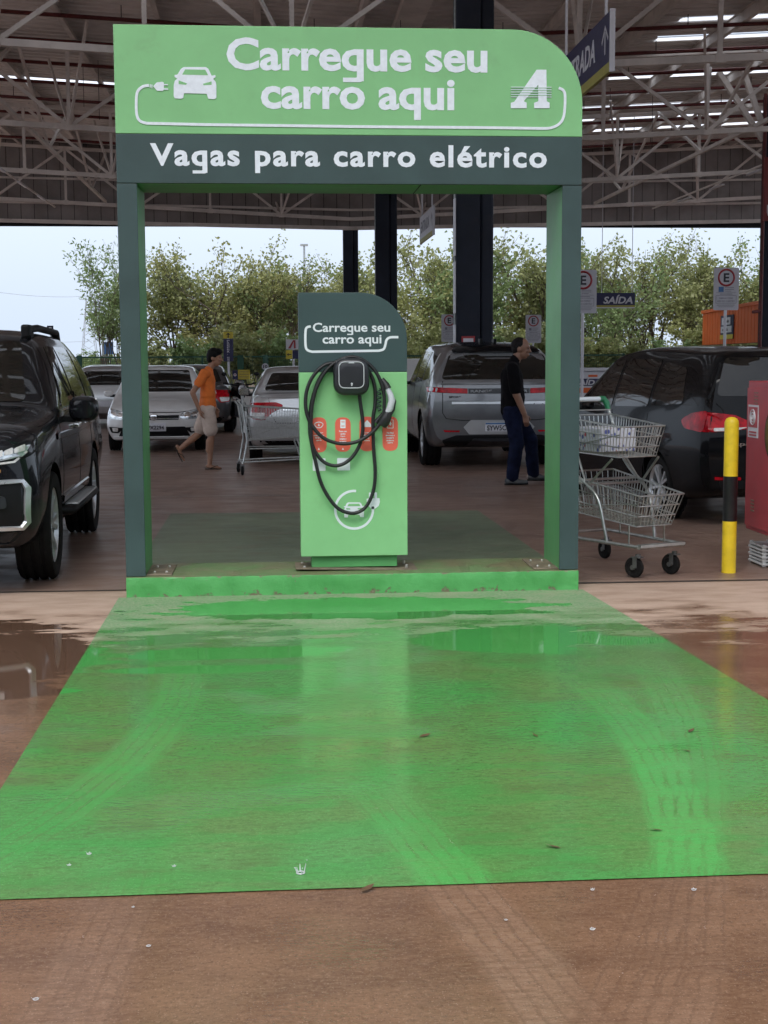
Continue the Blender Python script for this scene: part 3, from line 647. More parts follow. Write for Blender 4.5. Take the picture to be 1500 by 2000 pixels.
for i in range(-10, 12):                                            # purlins run away from the camera
    x = XC+1.3+2.6*i
    if x < X0 or x > X1: continue
    z = zr(x); p = MB()
    p.bar((x, Y0, z-.155), (x, Y1, z-.155), .02, .28); p.bar((x+.055, Y0, z-.295), (x+.055, Y1, z-.295), .13, .02); p.bar((x-.035, Y0, z-.018), (x-.035, Y1, z-.018), .075, .018)
    p.build('purlin', 'steel_cream', cn_)
for k in range(8):                                                  # sprinkler pipes follow the slopes
    y = 29.2+3.2*k
    MB().tube([(X0, y, zr(X0)-.36), (XC, y, zr(XC)-.36), (X1, y, zr(X1)-.36)], .055, 6).build('sprinkler_pipe', 'fire_red', cn_, smooth=60)
    for x in range(-20, 32, 5): MB().bar((x+.7, y, zr(x)-.36), (x+.7, y, zr(x)), .02, .02).build('hanger_rod', 'plastic_blk', cn_)
def truss(y):
    t = thing('truss', None, None, (XC, y, 8), parent=cn_); ORG[t] = Vector((0, y-28, 8)); t.location = (0, y-28, 8)
    for sd, xe in ((-1, X0), (1, X1)):
        MB().bar((XC, y, zbt(XC)), (xe, y, zbt(xe)), .14, .15).build('bottom_chord', 'steel_cream', t)
        MB().bar((XC, y, zr(XC)-.32), (xe, y, zr(xe)-.32), .14, .14).build('top_chord', 'steel_cream', t)
        k = 0; x = XC; pan = 3.1
        while (xe-x)*sd > pan*.6:
            xn = x+sd*pan
            MB().bar((xn, y, zbt(xn)), (xn, y, zr(xn)-.32), .10, .10).build('post', 'steel_cream', t)
            a, b = ((x, zbt(x)), (xn, zr(xn)-.32)) if k % 2 else ((x, zr(x)-.32), (xn, zbt(xn)))
            MB().bar((a[0], y+.02, a[1]), (b[0], y+.02, b[1]), .09, .10).build('diagonal', 'steel_cream', t)
            # braces running back up to the roof
            if k % 2 == 0:
                MB().bar((xn, y, zbt(xn)), (xn+.9*sd, y+2.6, zr(xn)-.25), .07, .07).build('brace', 'steel_cream', t)
                MB().bar((xn, y, zbt(xn)), (xn-.9*sd, y-2.6, zr(xn)-.25), .07, .07).build('brace', 'steel_cream', t)
            MB().box((xn, y-.01, zbt(xn)), (.22, .16, .19)).build('gusset', 'steel_cream', t)
            x = xn; k += 1
for y in (10.8, 21.9, 32.9, 43.9, 54.3): truss(y)
for x in (-16.0, -7.6, 13.9, 22.5):                                 # longitudinal ties and bracing
    lt = thing('tie_truss', None, None, (x-XC, 0, 0), parent=cn_); ORG[lt] = Vector((x-XC, 0, 0))
    MB().bar((x, Y0+1, zbt(x)+.12), (x, 54.2, zbt(x)+.12), .11, .11).build('bottom_chord', 'steel_cream', lt)
    y = 10.8; k = 0
    while y < 52:
        yn = y+5.5; a, b = (zbt(x)+.1, zr(x)-.3) if k % 2 else (zr(x)-.3, zbt(x)+.1)
        MB().bar((x, y, a), (x, yn, b), .085, .085).build('diagonal', 'steel_cream', lt); y = yn; k += 1
for x in (-9.6, 16.2):                                              # strip-light rails under the trusses
    r_ = MB().bar((x, 20, zbt(x)-.35), (x, 53, zbt(x)-.35), .05, .06).build('light_rail', 'steel_cream', cn_)
    for k in range(7): MB().bar((x+.12, 22+4.3*k, zbt(x)-.45), (x+.12, 23.6+4.3*k, zbt(x)-.45), .10, .06).build('tube_light', 'frame_white', r_)
for k in range(46):                                                 # thin hanging cables
    x = random.Random(k).uniform(-18, 27); y = random.Random(k+99).uniform(24, 52)
    if k % 2: MB().bar((x, y, zr(x)), (x, y, zr(x)-random.Random(k+5).uniform(1, 2.6)), .014, .014).build('hanging_wire', 'plastic_blk', cn_)
# end wall above the exit: vertical sheets on rails
fz = lambda x: 7.28+.020*abs(x-XC)
fa = thing('end_fascia', None, None, (0, 0, 0), parent=cn_)
k = 0; x = X0
while x < X1-.1:
    xn = x+.575
    MB().prism([(x+.012, fz(x)+.10), (xn-.012, fz(xn)+.10), (xn-.012, zr(xn)-.02), (x+.012, zr(x)-.02)], 54.95, 54.98).build('fascia_panel', 'fascia', fa); x = xn
MB().add([(X0, 55.0, 7.4), (X1, 55.0, 7.4), (X1, 55.0, 12.2), (XC, 55.0, zr(XC)+.1), (X0, 55.0, 11.9)], [(0, 1, 2, 3, 4)]).build('fascia_backing', 'plastic_blk', fa)
for sd, xe in ((-1, X0), (1, X1)):
    for dz, th in ((.05, .16), (.85, .10), (1.9, .09)):
        MB().bar((XC, 54.8, fz(XC)+dz), (xe, 54.8, fz(xe)+dz), .10, th).build('fascia_rail', 'steel_cream', fa)
# columns: two box profiles side by side
def column(x, y, ztop, base=True):
    c = thing('column', None, None, (x-XC, y-28, 0), parent=cn_); ORG[c] = Vector((x-XC, y-28, 0))
    MB().box((x-.12, y, ztop/2), (.43, .46, ztop)).build('column_profile', 'column', c, bevel=.015)
    MB().box((x+.23, y+.06, ztop/2), (.235, .40, ztop)).build('column_profile', 'column', c, bevel=.04)
    MB().bar((x-.345, y-.1, 1.0), (x-.345, y-.1, ztop), .03, .03).build('conduit', 'galv', c)
    for dx, dz in ((-1.9, .0), (-1.1, 0), (1.1, 0), (1.9, 0)) if ztop > 9 else ():
        MB().bar((x+dx*.2, y, ztop-1.4), (x+dx, y, zr(x+dx)-.25), .16, .16).build('strut', 'steel_cream', c)
    MB().box((x, y, .03), (.95, .8, .06)).build('base_plate', 'column', c)
    return c
column(XC, 16.3, 9.9); column(XC, 35.8, 9.9); column(XC+.05, 56.6, 8.2); column(15.75, 36.5, 9.9)
c = column(-16.5, 36, 9.9)
MB().tube([(15.28, 36.1, .0), (15.28, 36.1, 9.9)], .06, 8).build('drain_pipe', 'fire_red', cn_, smooth=60)
MB().tube([(15.28, 36.1, 3.05), (14.98, 36.0, 3.0)], .05, 8).build('pipe_branch', 'fire_red', cn_, smooth=60)
# small notices on the near column
for z0, z1 in ((3.35, 4.35), (2.35, 3.25), (1.8, 2.15)):
    MB().box((XC-.375, 16.0, (z0+z1)/2), (.02, .22, z1-z0)).build('column_notice', 'frame_white', cn_)
MB().box((XC-.12, 16.055, 1.83), (.24, .012, .24)).build('column_notice', 'sign_red', cn_)
MB().box((XC-.12, 16.045, 1.85), (.18, .006, .12)).build('column_notice', 'frame_white', cn_)
# red hose-reel sign at the right-hand column
MB().box((15.6, 36.0, 6.9), (.7, .10, 2.0)).build('red_banner', 'banner_red', cn_)
txt('U', 'banner_print', 'frame_white', cn_, (15.35, 35.94, 6.0), .35, .4, .02)

# ------------------------------------------------------------------ hanging signs
def entrada(name, label, x, y0, y1, z0, z1, faded=False):  # faded: sky light from behind is painted into panel and letter colours
    s = thing(name, label, 'hanging sign', (x, (y0+y1)/2, z0))
    yel = z0+(z1-z0)*.17
    MB().box((x, (y0+y1)/2, (yel+z1)/2), (.05, y1-y0, z1-yel)).build('navy_panel', 'navy' if not faded else 'frame_white', s)
    MB().box((x, (y0+y1)/2, (z0+yel)/2-.001), (.052, y1-y0, yel-z0-.004)).build('yellow_band', 'olive_yellow', s)
    for yy in (y0-.02, y1+.02): MB().box((x, yy, (z0+z1)/2), (.07, .04, z1-z0+.03)).build('end_frame', 'frame_white', s)
    for yy in (y0+.35, y1-.35): MB().bar((x, yy, z1), (x, yy, zr(x)), .035, .035).build('hanger', 'frame_white', s)
    h = z1-yel; xf = x-.026; mt = 'frame_white' if not faded else 'ink_grey'
    txt('ENTRADA', 'lettering', mt, s, (xf, y1-.25, yel+h*.24), (y1-y0)*.66, h*.50, .022, xd=(0, -1, 0), ud=(0, 0, 1), th=.004, shear=.18)
    b = MB()
    yc = y0+.28; zc = yel+h*.2
    for q in ([(-.03, 0), (.03, 0), (.03, .40), (-.03, .40)], [(-.20, .26), (0, .52), (0, .44), (-.17, .2)], [(.20, .26), (0, .52), (0, .44), (.17, .2)]):
        b.add([(xf-.004, yc+a, zc+bb*h*1.15) for a, bb in q], [(0, 1, 2, 3)])
    b.build('arrow', mt, s)
za = at(1198, 137, 10).z; zb2 = at(1198, 18, 10).z
entrada('entrance_sign', 'navy ENTRADA sign with yellow band and up arrow hanging beside the arch', at(1197, 70, 10).x, 10.05, 13.4, za, zb2)
za = at(844, 458, 31).z; zb2 = at(844, 402, 31).z
entrada('entrance_sign', 'pale ENTRADA sign, coloured as backlit by the sky, hanging far under the canopy above the middle column', 4.05, 31, 34.4, za, zb2, True)
def saida(label, px0, py0, px1, py1, Y, hang=True):
    a = at(px0, py1, Y); b = at(px1, py0, Y); s = thing('exit_sign', label, 'hanging sign', ((a.x+b.x)/2, Y, a.z)); h = b.z-a.z
    MB().box(((a.x+b.x)/2, Y, a.z+h*.60), (b.x-a.x, .06, h*.80)).build('navy_panel', 'navy', s)
    MB().box(((a.x+b.x)/2, Y, a.z+h*.135), (b.x-a.x, .062, h*.125)).build('yellow_band', 'olive_yellow', s)
    MB().box(((a.x+b.x)/2, Y, a.z+h*.035), (b.x-a.x, .064, h*.07)).build('bottom_frame', 'frame_white', s)
    txt('SAÍDA', 'lettering', 'frame_white', s, (a.x+(b.x-a.x)*.17, Y-.031, a.z+h*.29), (b.x-a.x)*.77, h*.58, .03, th=.004, shear=.22)
    if hang:
        for xx in (a.x+.2, b.x-.12): MB().bar((xx, Y, b.z), (xx, Y, zr(xx)), .02, .02).build('hanger', 'frame_white', s)
saida('navy SAÍDA exit sign hanging by the trees', 1165, 572, 1240, 602, 46)

# ------------------------------------------------------------------ parking signs on posts
def e_sign(label, px0, py0, px1, py1, Y, front=True, blue=False):
    a = at(px0, py1, Y); b = at(px1, py0, Y); xc = (a.x+b.x)/2; wd = b.x-a.x; h = b.z-a.z
    s = thing('parking_sign', label, 'parking sign', (xc, Y, 0), group='E parking signs on posts')
    MB().prism(rpoly([(a.x, a.z), (b.x, a.z), (b.x, b.z), (a.x, b.z)], .03, 3), Y-.03, Y-.024).build('plate', 'sign_grey', s)
    MB().prism(rpoly([(a.x+.02, a.z+.02), (b.x-.02, a.z+.02), (b.x-.02, b.z-.02), (a.x+.02, b.z-.02)], .03, 3), Y-.0235, Y-.018).build('backing', 'ink', s)
    MB().tube([(xc, Y, 0), (xc, Y, b.z-.05)], .03, 8).build('post', 'frame_white', s, smooth=60)
    r = wd*.34; zc = b.z-r*1.12; f = Y-.031
    MB().tube([(x, f, z) for x, z in circ(xc, zc, r*.9, 24)], r*.11, 4, closed=True).build('red_ring', 'sign_red', s)
    txt('E', 'letter', 'ink', s, (xc-r*.33, f, zc-r*.5), r*.66, r*1.0, .03, th=.003)
    if blue: MB().box((a.x+wd*.30, f, a.z+h*.49), (wd*.2, .004, wd*.2)).build('wheelchair_symbol', 'blue', s)
    else: MB().box((a.x+wd*.30, f, a.z+h*.49), (wd*.16, .004, wd*.16)).build('symbol', 'ink_grey', s)
    p = MB(); x0 = a.x
    for fy, l0, l1, th in ((.53, .44, .80, .012), (.49, .44, .80, .012), (.45, .44, .7, .012), (.415, .1, .9, .006), (.38, .25, .75, .014), (.12, .14, .84, .012), (.08, .2, .8, .010)): p.box((x0+wd*(l0+l1)/2, f, a.z+h*fy), (wd*(l1-l0), .003, h*th*1.2))
    for zz_ in (.345, .165): p.box((xc, f, a.z+h*zz_), (wd*.8, .003, .008))
    for xx in (-.4, .4): p.box((xc+wd*xx, f, a.z+h*.255), (.008, .003, h*.18))
    p.build('print_rules', 'ink_grey', s)
    txt('OBRIGATÓRIO', 'print', 'ink_grey', s, (a.x+wd*.22, f, a.z+h*.265), wd*.55, h*.045, .02, th=.003)
    txt('USO DO CARTÃO', 'print', 'ink_grey', s, (a.x+wd*.16, f, a.z+h*.195), wd*.68, h*.045, .02, th=.003)
    return s
e_sign('E parking sign behind the right leg of the arch, next to the exit sign', 1112, 527, 1165, 612, 17.8)
e_sign('E parking sign with blue wheelchair symbol rising behind the black car', 1392, 523, 1443, 606, 17.8, blue=True)
e_sign('small E parking sign at the left of the near dark column', 862, 614, 893, 668, 36.5)
e_sign('small E parking sign above the head of the man in black', 1026, 615, 1057, 670, 36.5)

# ------------------------------------------------------------------ perimeter fence
fe = thing('perimeter_fence', 'dark green mesh fence with wide posts in front of the trees', 'fence', (-4, 57, 0))
def fpost(x, wd, h): MB().box((x, 57, h/2), (wd, .12, h)).build('post', 'fence_green', fe, bevel=.01)
FT = 1.72
fpost(-9.28, .25, FT+.06)
for x in (-6.4, -3.7, -1.95, -.80, 2.0, 4.8, 7.6, 10.4, 13.2, 16): fpost(x, .10 if x not in (-1.95, -.80) else .28, FT+.04)
for x in (-12, -14.8, -17.6, -20.4): fpost(x, .08, FT)
for x0, x1 in ((-9.2, 16), (-20.4, -9.4)):
    for z in (FT-.03, .25): MB().bar((x0, 57, z), (x1, 57, z), .06, .07).build('rail', 'fence_green', fe)
x = -20.3; b = MB(); k = 0
while x < 16:
    b.bar((x, 57.03, .1), (x, 57.03, FT-.03), .012, .012); x += .1
for z in np.arange(.3, FT, .2): b.bar((-20.3, 57.04, z), (16, 57.04, z), .012, .012)
tag(b.build('mesh_wires', 'fence_green', fe), kind='stuff')
# notices on the gate
nb_ = thing('yellow_notice', 'yellow notice board on the green fence gate, behind the boy', 'notice', (-1.45, 56.8, 1.0))
a = at(465, 741, 56.8); b2 = at(488, 722, 56.8)
MB().prism([(a.x, a.z), (b2.x, a.z), (b2.x, b2.z), (a.x, b2.z)], 56.8, 56.83).build('plate', 'sign_yellow', nb_)
p = MB()
for k in range(5): p.box(((a.x+b2.x)/2, 56.797, a.z+(b2.z-a.z)*(.15+.17*k)), ((b2.x-a.x)*.8, .004, .025))
p.build('print_rules', 'rust_plate', nb_)
nd = thing('prohibition_notice', 'small dark notice with red ring left of the yellow notice', 'notice', (-1.8, 56.8, 1.0))
a = at(454, 741, 56.75); b2 = at(464, 723, 56.75)
MB().prism([(a.x, a.z), (b2.x, a.z), (b2.x, b2.z), (a.x, b2.z)], 56.75, 56.78).build('plate', 'navy', nd)
MB().prism(circ((a.x+b2.x)/2, (a.z+b2.z)/2, .07, 14), 56.742, 56.749).build('disc', 'frame_white', nd); MB().prism(circ((a.x+b2.x)/2, (a.z+b2.z)/2, .035, 10), 56.736, 56.7415).build('red_dot', 'sign_red', nd)
# yellow and navy direction totem, speed disc, store sign
vs_ = thing('direction_sign', 'slim navy sign with yellow arrow cap on a white pole', 'direction sign', (at(446, 700, 35).x, 35, 0))
a = at(437, 706, 35); b2 = at(455.5, 662, 35); c2 = at(455.5, 648, 35); xm = (a.x+b2.x)/2
MB().tube([(xm, 35, 0), (xm, 35, c2.z-.02)], .035, 8).build('pole', 'frame_white', vs_, smooth=60)
MB().box((xm, 34.95, (a.z+b2.z)/2), (b2.x-a.x, .03, b2.z-a.z)).build('navy_panel', 'navy', vs_)
MB().box((xm, 34.95, (b2.z+c2.z)/2+.006), (b2.x-a.x, .03, c2.z-b2.z-.02)).build('yellow_cap', 'sign_yellow', vs_, bevel=.01)
p = MB(); zc = (b2.z+c2.z)/2
p.box((xm, 34.93, zc-.015), (.032, .004, .11)); p.add([(xm-.085, 34.928, zc-.005), (xm, 34.928, zc+.085), (xm+.085, 34.928, zc-.005), (xm, 34.928, zc+.035)], [(0, 1, 2, 3)]); p.build('arrow', 'ink', vs_)
for k, ch in enumerate('PREFER.'): txt(ch, 'lettering', 'frame_white', vs_, (xm-.04, 34.934, b2.z-.085-.066*k), .08 if ch != '.' else .02, .05 if ch != '.' else .015, .02, th=.003)
for k, ch in enumerate('ES'): txt(ch, 'lettering', 'frame_white', vs_, (xm-.04, 34.934, a.z+.09-.066*k), .08, .05, .02, th=.003)
sd_ = thing('speed_sign', 'small round white speed sign on a thin post by the gate', 'speed sign', (at(517, 716, 44).x, 44, 0))
pc = at(518, 716, 44); MB().tube([(pc.x+.06, 44, 0), (pc.x+.06, 44, pc.z+.38)], .03, 6).build('post', 'fence_green', sd_)
MB().prism(circ(pc.x, pc.z, .125, 18), 43.94, 43.96).build('disc', 'frame_white', sd_); txt('10', 'lettering', 'ink', sd_, (pc.x-.08, 43.937, pc.z-.06), .16, .12, .03, th=.003)
ss_ = thing('store_sign', 'small white sign with red letter A above yellow arrow and navy plates', 'store sign', (at(572, 700, 35).x, 35, 0))
a = at(558.5, 682.5, 35); b2 = at(584, 663, 35)
MB().prism([(a.x, a.z), (b2.x, a.z), (b2.x, b2.z), (a.x, b2.z)], 34.95, 34.98).build('white_plate', 'frame_white', ss_)
xx, hh = (a.x+b2.x)/2-.02, b2.z-a.z
MB().prism([(xx-.12, a.z+.03), (xx-.04, a.z+.03), (xx+.06, a.z+hh*.8), (xx+.06, a.z+.03), (xx+.12, a.z+.03), (xx+.11, a.z+hh*.93), (xx+.04, a.z+hh*.93)], 34.943, 34.949).build('letter', 'sign_red', ss_)
c2 = at(558.5, 701, 35); d2 = at(571, 684, 35); e2 = at(590, 684, 35)
MB().prism([(c2.x, c2.z), (d2.x, c2.z), (d2.x, d2.z), (c2.x, d2.z)], 34.95, 34.98).build('yellow_plate', 'sign_yellow', ss_)
MB().prism([(d2.x+.005, c2.z), (e2.x, c2.z), (e2.x, d2.z), (d2.x+.005, d2.z)], 34.951, 34.98).build('navy_plate', 'navy', ss_)
ym = (c2.z+d2.z)/2; xm2 = (c2.x+d2.x)/2
MB().box((xm2+.01, 34.945, ym), (.11, .004, .022)).add([(xm2-.07, 34.945, ym), (xm2-.01, 34.945, ym+.05), (xm2-.025, 34.945, ym), (xm2-.01, 34.945, ym-.05)], [(0, 1, 2, 3)]).build('arrow', 'ink', ss_)
MB().tube([(xx+.05, 35, 0), (xx+.05, 35, b2.z)], .035, 8).build('pole', 'frame_white', ss_, smooth=60)

# ------------------------------------------------------------------ orange booth at the exit
ob = thing('exit_booth', 'bright orange ribbed booth fascia with small navy sign, right of the trees', 'booth', (20.5, 53, 0))
pA, pB = Vector((20.25, 58.5, 0)), Vector((18.85, 46.0, 0))
dirv = (pB-pA).normalized(); L = (pB-pA).length; zt2 = 3.72; zb3 = 2.12; nrm = Vector((-dirv.y, dirv.x, 0))
if nrm.x > 0: nrm = -nrm
k = 0; s_ = 0
while s_ < L-.05:
    e_ = min(s_+.62, L); a = pA+dirv*(s_+.03); b2 = pA+dirv*(e_-.03)
    MB().bar((a.x, a.y, (zt2+zb3)/2), (b2.x, b2.y, (zt2+zb3)/2), .06, zt2-zb3-.06, a=(0, 0, 1)).build('rib_panel', 'orange', ob); s_ = e_
MB().bar(pA+Vector((.05, 0, (zt2+zb3)/2)), pB+Vector((.05, 0, (zt2+zb3)/2)), .03, zt2-zb3-.02, a=(0, 0, 1)).build('fascia_backing', M['fire_red'], ob)
MB().bar(pA+Vector((.3, 0, zt2)), pB+Vector((.3, 0, zt2)), .8, .14, a=(0, 0, 1)).build('roof_trim', 'orange', ob)
MB().box((22.0, 52.4, 2.0), (2.6, 11, .16), rz=math.atan2(dirv.y, dirv.x)+PI/2).build('soffit', 'plastic_blk', ob)
for yy in (48, 52.5, 57): MB().box((20.6+(yy-46)*.11, yy, 1.0), (.16, .16, 2.0)).build('post', 'galv', ob)
sp0 = pA+dirv*4.6; sp1 = pA+dirv*7.3; mid = (sp0+sp1)/2+nrm*.06; lng = (sp1-sp0).length
def slab(z0, z1, f0, f1, off, mat, nm):
    a = sp0+dirv*(lng*f0)+nrm*off; b2 = sp0+dirv*(lng*f1)+nrm*off
    MB().bar((a.x, a.y, (z0+z1)/2), (b2.x, b2.y, (z0+z1)/2), .02, z1-z0, a=(0, 0, 1)).build(nm, mat, ob)
slab(2.35, 3.40, 0, 1, .07, 'navy', 'sign_board'); slab(2.98, 3.30, .12, .80, .095, 'frame_white', 'sign_plate'); slab(2.64, 2.92, .05, .9, .095, 'frame_white', 'sign_plate'); slab(2.36, 2.55, .0, 1, .095, 'sign_yellow', 'sign_plate')
for zz2, f in ((3.07, .28), (2.71, .2)):
    a = sp0+dirv*(lng*f)+nrm*.108; txt('entrada' if f == .28 else 'e saída', 'lettering', 'ink', ob, (a.x, a.y, zz2), lng*.42, .15, .02, xd=tuple(dirv), th=.004)

# ------------------------------------------------------------------ far poles, pylon, wires, banner
lp = thing('street_lamp', 'tall thin street lamp pole far behind, against the sky', 'street lamp', (at(593, 570, 92).x, 92, 0))
pc = at(594, 480, 92); MB().tube([(pc.x, 92, 0), (pc.x, 92, pc.z)], [.14, .07], 8).build('pole', 'galv', lp, smooth=60); MB().box((pc.x, 92, pc.z+.05), (.55, .5, .12)).build('lamp_head', 'galv', lp)
py = thing('transmission_pylon', 'far lattice transmission pylon standing against pale sky', 'pylon', (at(175, 690, 330).x, 330, 0))
xp = at(175, 690, 330).x; zp = at(175, 585, 330).z; M['pylon'] = pm('far_grey_steel', (.30, .33, .36), .6)
for sx, sy in ((-1, -1), (1, -1), (1, 1), (-1, 1)): MB().bar((xp+sx*1.9, 330+sy*1.9, 0), (xp+sx*.45, 330+sy*.45, zp), .16, .16).build('leg', 'pylon', py)
for k in range(9):
    z0, z1 = zp*k/9, zp*(k+1)/9; w0, w1 = 1.9-1.45*k/9, 1.9-1.45*(k+1)/9
    MB().bar((xp-w0, 328.5, z0), (xp+w1, 328.9, z1), .09, .09).build('lattice_bar', 'pylon', py); MB().bar((xp+w0, 328.5, z0), (xp-w1, 328.9, z1), .09, .09).build('lattice_bar', 'pylon', py)
for f in (1.0, .78):
    MB().bar((xp-2.0, 330, zp*f), (xp+2.0, 330, zp*f), .14, .14).build('cross_arm', 'pylon', py)
for k, (y0_, y1_) in enumerate(((566, 572), (655, 660))):
    a = at(-40, y0_, 300); b2 = at(240, y1_, 330); w_ = MB().tube([(a.x+(b2.x-a.x)*t, 300+30*t, a.z+(b2.z-a.z)*t-1.2*math.sin(PI*t)) for t in [i/10 for i in range(11)]], .035, 4).build('power_line', 'pylon')
    tag(w_, ['upper thin power line crossing the pale sky at left', 'lower thin power line crossing the pale sky at left'][k], 'power line')
bn = thing('blue_banner', 'small blue banner on a pole behind the fence, half hidden by bamboo', 'banner', (at(213, 690, 66).x, 66, 0))
a = at(204, 692, 66); b2 = at(221, 668, 66)
MB().prism([(a.x, a.z), (b2.x, a.z), (b2.x, b2.z), (a.x, b2.z)], 66, 66.03).build('cloth', 'blue', bn); MB().bar((a.x, 66.05, 0), (a.x, 66.05, b2.z), .05, .05).build('pole', 'galv', bn)
rs = thing('roadside_sign', 'small blue sign seen just above the black vehicle roof', 'road sign', (at(98, 645, 60).x, 60, 0))
a = at(92, 650, 60); b2 = at(104, 636, 60)
MB().prism([(a.x, a.z), (b2.x, a.z), (b2.x, b2.z), (a.x, b2.z)], 60, 60.03).build('plate', 'column', rs); MB().bar(((a.x+b2.x)/2, 60.05, 0), ((a.x+b2.x)/2, 60.05, b2.z), .05, .05).build('pole', 'galv', rs)
txt('S', 'lettering', 'frame_white', rs, ((a.x+b2.x)/2-.08, 59.996, a.z+.06), .16, .2, .02, th=.003)

# ------------------------------------------------------------------ trees
def tree_parts(seed, H, spread, nleaf, lsize, style):
    R = random.Random(seed); wood = MB(); tips = []
    def grow(p, d, ln, r, lev):
        n = 4; pts = [p]; rr = [r]; q = p.copy(); dd = d.copy()
        for i in range(n):
            dd = (dd + Vector((R.uniform(-1, 1), R.uniform(-1, 1), R.uniform(-.5, .7)))*(.16 if style != 'bamboo' else .06)).normalized()
            if style == 'bamboo' and lev == 1: dd = (dd+Vector((0, 0, -.05*i))).normalized()
            q = q + dd*(ln/n); pts.append(q.copy()); rr.append(r*(1-.17*(i+1)))
            if lev >= 2 or (lev == 1 and i >= 1): tips.append((q.copy(), dd.copy(), lev))
        wood.tube(pts, rr, 5 if lev else 7)
        if lev < (2 if style == 'bamboo' else 3):
            m = {0: R.randint(4, 6), 1: R.randint(4, 5), 2: 3}[lev]
            for k in range(m):
                j = R.randint(2 if lev == 0 else 1, n); b = pts[j]; ang = R.uniform(0, 2*PI); ax, a_, b_ = frame(dd)
                tilt = R.uniform(.35, .95)*(spread if style != 'bamboo' else .75)
                nd = (ax*math.cos(tilt)+(a_*math.cos(ang)+b_*math.sin(ang))*math.sin(tilt)); nd.z += .18; nd.normalize()
                grow(b, nd, ln*(R.uniform(.5, .75) if style != 'bamboo' else R.uniform(.22, .38)), r*.50, lev+1)
    if style == 'bamboo':
        for k in range(9):
            ang = R.uniform(0, 2*PI); grow(Vector((R.uniform(-.3, .3), R.uniform(-.3, .3), 0)), Vector((math.cos(ang)*.22, math.sin(ang)*.22, 1)).normalized(), H*R.uniform(.7, 1), .045, 0)
    else:
        for k in range(R.randint(2, 3)):
            ang = R.uniform(0, 2*PI); tl = R.uniform(.05, .3); grow(Vector((R.uniform(-.2, .2), R.uniform(-.2, .2), -.1)), Vector((math.cos(ang)*tl, math.sin(ang)*tl, 1)).normalized(), H*R.uniform(.42, .55), .11*H/8, 0)
    tips = [t for t in tips if t[0].z > H*.10]
    zmax = max(t[0].z for t in tips); sc = H/zmax
    wood.v = [(x*sc, y*sc, z*sc) for x, y, z in wood.v]
    rng = np.random.default_rng(seed); idx = rng.integers(0, len(tips), nleaf)
    C = np.array([tips[i][0][:] for i in idx])*sc; D = np.array([tips[i][1][:] for i in idx])
    C += rng.normal(0, 1, C.shape)*np.array([.20, .20, .17])*H/8
    if style == 'bamboo': d = D*.6+rng.normal(0, .5, C.shape)+np.array([0, 0, -.5])
    else: d = D*.3+rng.normal(0, .8, C.shape)+np.array([0, 0, -.15])
    d /= np.linalg.norm(d, axis=1)[:, None]; s = np.cross(d, rng.normal(0, 1, C.shape)); s /= np.linalg.norm(s, axis=1)[:, None]
    l = lsize*rng.uniform(.6, 1.35, (nleaf, 1)); wd = l*(.20 if style == 'bamboo' else .36); nn = np.cross(d, s)*l*.12
    V = np.stack([C, C+d*l*.5+s*wd+nn, C+d*l, C+d*l*.5-s*wd+nn], 1).reshape(-1, 3)
    me = bpy.data.meshes.new('crown'); me.vertices.add(len(V)); me.vertices.foreach_set('co', V.ravel().astype(np.float32))
    me.loops.add(nleaf*4); me.loops.foreach_set('vertex_index', np.arange(nleaf*4, dtype=np.int32))
    me.polygons.add(nleaf); me.polygons.foreach_set('loop_start', np.arange(0, nleaf*4, 4, dtype=np.int32)); me.update(calc_edges=True)
    return wood.mesh('trunk', 60), me
SP = {}
for nm, args in dict(a=(11, 8.0, 1.0, 5200, .19, 'tree'), b=(23, 8.0, 1.1, 4800, .18, 'tree'), c=(35, 8.0, .9, 4300, .19, 'tree'), d=(47, 8.0, .8, 2600, .17, 'tree'), bam=(5, 8.0, .8, 2200, .22, 'bamboo'), bush=(61, 3.0, 1.2, 3200, .16, 'tree')).items():
    SP[nm] = tree_parts(*args)
def plant(kind, x, y, h, mat, label, name='broadleaf_tree', group=None, rz=None, cat='tree', wide=1.0):
    tr_, cr_ = SP[kind]; t = thing(name, label, cat, (x, y, 0), rz if rz is not None else random.uniform(0, 6.28), group)
    s = h/(3.0 if kind == 'bush' else 8.0); t.scale = (s*wide, s*wide, s)
    link('trunk', tr_, 'bark', t); me = cr_.copy(); me.materials.clear(); link('crown', me, mat, t)
    return t
ORD = ['first', 'second', 'third', 'fourth', 'fifth', 'sixth', 'seventh', 'eighth', 'ninth', 'tenth', 'eleventh', 'twelfth', 'thirteenth', 'fourteenth', 'fifteenth', 'sixteenth', 'seventeenth', 'eighteenth', 'nineteenth', 'twentieth', 'twenty-first', 'twenty-second']
GL = None; TN = 0
def tpx(kind, px, topy, Y, mat, label=GL, **k):
    p = at(px, topy, Y); return plant(kind, p.x, Y, p.z*1.02, mat, label, group='trees beyond the fence', **k)
tpx('bam', 196, 452, 63, 'leaf_b', 'feathery bamboo-like tree at the left edge of the arch', name='bamboo_clump', rz=.4)
tpx('bam', 232, 470, 66, 'leaf_b', 'second feathery bamboo clump, partly hidden by the left arch leg', name='bamboo_clump', rz=2.2)
